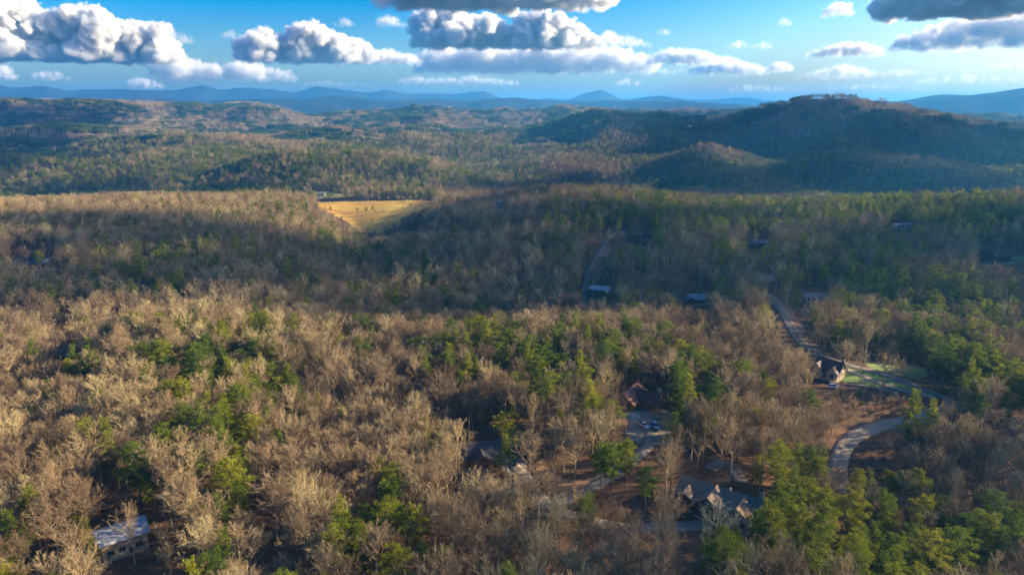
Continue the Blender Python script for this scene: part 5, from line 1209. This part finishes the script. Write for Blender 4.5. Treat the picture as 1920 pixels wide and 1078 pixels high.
# ------------------------------------------------------------------ cars
M['car_white'] = flat('white_car_paint', (0.80, 0.80, 0.80), 0.25, 0.0, 0.03, 1, 0.5)
M['car_silver'] = flat('silver_blue_car_paint', (0.42, 0.48, 0.56), 0.25, 0.5, 0.03, 1, 0.5)
M['car_dark'] = flat('dark_car_paint', (0.05, 0.055, 0.07), 0.25, 0.2, 0.1, 1, 0.5)
M['tyre'] = flat('black_tyre_rubber', (0.02, 0.02, 0.02), 0.9)
M['rim'] = flat('alloy_rim', (0.5, 0.5, 0.52), 0.35, 0.8)
M['lamp'] = flat('headlight_glass', (0.8, 0.8, 0.78), 0.1, 0.0, 0.02, 1, 0.8)
M['taillamp'] = flat('red_tail_lamp', (0.45, 0.02, 0.02), 0.2)
def car(label, px, py, rot, paint, pickup=False, hgt=1.0):
    g = G(px, py); root = empty('parked_car', (g[0], g[1], g[2] + 0.20), R(rot)); tag(root, label, 'car', 'parked cars')
    def loft(prof, hw, inset):
        """profile in x, z swept across the width, narrowing towards the top"""
        n = len(prof); zmin = min(p[1] for p in prof); zmax = max(p[1] for p in prof); V = []
        for sd in (-1, 1):
            for (x_, z_) in prof: V.append((x_, sd * (hw - inset * ((z_ - zmin) / (zmax - zmin)) ** 1.6), z_))
        return V, [tuple(range(n)), tuple(range(n, 2 * n))[::-1]] + [(i, n + i, n + (i + 1) % n, (i + 1) % n) for i in range(n)]
    L_ = 2.75 if pickup else 2.35
    low = [(-L_, .35), (-L_ - .05, .62), (-L_ + .04, .98), (-.9, 1.04), (1.05, 1.02), (L_ - .35, .93), (L_, .72), (L_ + .03, .42), (L_ - .1, .28), (-L_ + .2, .28)]
    V, F = loft(low, .93, .08); b = MB().add(V, F)
    if pickup: V, F = loft([(-.65, 1.04), (-.55, 1.72), (.55, 1.74), (1.25, 1.03)], .84, .14)
    else: V, F = loft([(-L_ + .15, 1.0), (-L_ + .45, 1.52 * hgt + .1), (-.2, 1.62 * hgt + .06), (.45, 1.56 * hgt + .06), (1.25, 1.02)], .86, .16)
    body = b.build('body', M[paint], root)
    MB().add(V, F).build('windows', M['glass'], root)
    zt = 1.74 if pickup else 1.62 * hgt + .06
    x0, x1 = (-.5, .5) if pickup else (-L_ + .5, .42)
    MB().box(x0, x1, -.66, .66, zt - .03, zt + .05).build('roof', M[paint], root)
    if pickup: MB().box(-L_ + .15, -.75, -.75, .75, 1.0, 1.07).build('bed', M['tyre'], root)
    for sx in (-1.4, 1.45):
        for sy in (-1, 1):
            w_ = MB().cyl((sx, sy * .72, .14), (sx, sy * .95, .14), .35, 14).build('wheel', M['tyre'], root); MB().cyl((sx, sy * .94, .14), (sx, sy * .965, .14), .2, 10).build('rim', M['rim'], w_)
    for sy in (-1, 1):
        MB().box(L_ - .06, L_ + .035, sy * .72 - .17, sy * .72 + .17, .66, .82).build('headlight', M['lamp'], root)
        MB().box(-L_ - .06, -L_ + .06, sy * .76 - .1, sy * .76 + .1, .66, .92).build('tail_light', M['taillamp'], root)
    return root
car('silver blue car parked at the right side of the cabin car park', 1228, 801, -84, 'car_silver')
car('white pickup truck in the cabin car park, left of the silver blue car', 1207, 800, -62, 'car_white', True)
car('white car half hidden by branches next to the dark roofed log house', 942, 868, 12, 'car_white')
car('dark grey car on the gravel right of the log house', 966, 869, -100, 'car_dark')
car('white car standing where the narrow hill road reaches the top', 1138, 439, 70, 'car_white')
car('white van by the roadside house on the hill', 1168, 441, 10, 'car_white', False, 1.25)
car('black car cut by the bottom edge below the metal roofed house', 161, 1077, 35, 'car_dark', True)
car('small white car beneath the timber house at the lawn end', 1563, 727, 0, 'car_white')

# ------------------------------------------------------------------ fence on the lawn edge, log, fallen trunk
def rail_fence(pts, label):
    P = spath([G(a, b) for a, b in pts], 2.6); z = H(P[:, 0], P[:, 1]); root = empty('rail_fence', (P[0][0], P[0][1], z[0])); tag(root, label, 'fence')
    o0 = np.array([P[0][0], P[0][1], z[0]])
    for i in range(len(P)):
        p = np.array([P[i][0], P[i][1], z[i]]) - o0; MB().box(p[0] - .09, p[0] + .09, p[1] - .09, p[1] + .09, p[2] - 1, p[2] + 1.25).build('post', M['darkwood'], root)
        if i < len(P) - 1:
            q = np.array([P[i + 1][0], P[i + 1][1], z[i + 1]]) - o0
            for hz in (0.5, 0.85, 1.15): MB().cyl(p + [0, 0, hz], q + [0, 0, hz], .07, 6).build('rail', M['darkwood'], root)
rail_fence([(1578, 719), (1610, 722), (1650, 728), (1680, 735), (1706, 743)], 'dark timber rail fence along the lower edge of the green lawn')
def stone_wall(pts, label):
    S = spath([G(a, b) for a, b in pts], 1.1); z = H(S[:, 0], S[:, 1]); root = empty('stone_wall', (S[0][0], S[0][1], z[0])); tag(root, label, 'wall'); rng = np.random.RandomState(4)
    base = None
    for i in range(len(S) - 1):
        for c in range(2):
            d_ = S[i + 1] - S[i]; l = np.linalg.norm(d_); t = d_ / l; nrm = np.array([-t[1], t[0]]); m_ = (S[i] + S[i + 1]) / 2 - S[0]
            a, b, h_ = l / 2 * rng.uniform(.82, .97), .32 * rng.uniform(.85, 1.1), .30 * rng.uniform(.85, 1.0); zz = (z[i] + z[i + 1]) / 2 - z[0] + 0.62 * c
            V = [tuple(np.append(m_ + t * sx * a * (1 - .12 * (sz > 0)) + nrm * sy * b * (1 - .12 * (sz > 0)), zz + sz * h_)) for sz in (-1, 1) for sy in (-1, 1) for sx in (-1, 1)]
            MB().add(V, [(0, 2, 3, 1), (4, 5, 7, 6), (0, 1, 5, 4), (2, 6, 7, 3), (0, 4, 6, 2), (1, 3, 7, 5)]).build('stone', M['stone'], root)
stone_wall([(1582, 722), (1612, 725), (1650, 731), (1682, 738)], 'low wall of pale boulders below the rail fence at the lawn')
for (a, b), rz, ln, lb in (((1246, 822), 40, 6.5, 'dark fallen tree trunk lying on the right of the car park'), ((1232, 786), -35, 4.5, 'short dark log at the upper rim of the car park')):
    g = G(a, b); o = MB().cyl((-ln / 2, 0, .2), (ln / 2, 0, .25), .24, 9, .15).cyl((ln * .2, 0, .2), (ln * .32, .8, .8), .08, 6, .03).build('fallen_trunk', M['bark']); o.location = (g[0], g[1], g[2] + .1); o.rotation_euler = (0, 0, R(rz)); tag(o, lb, 'log')
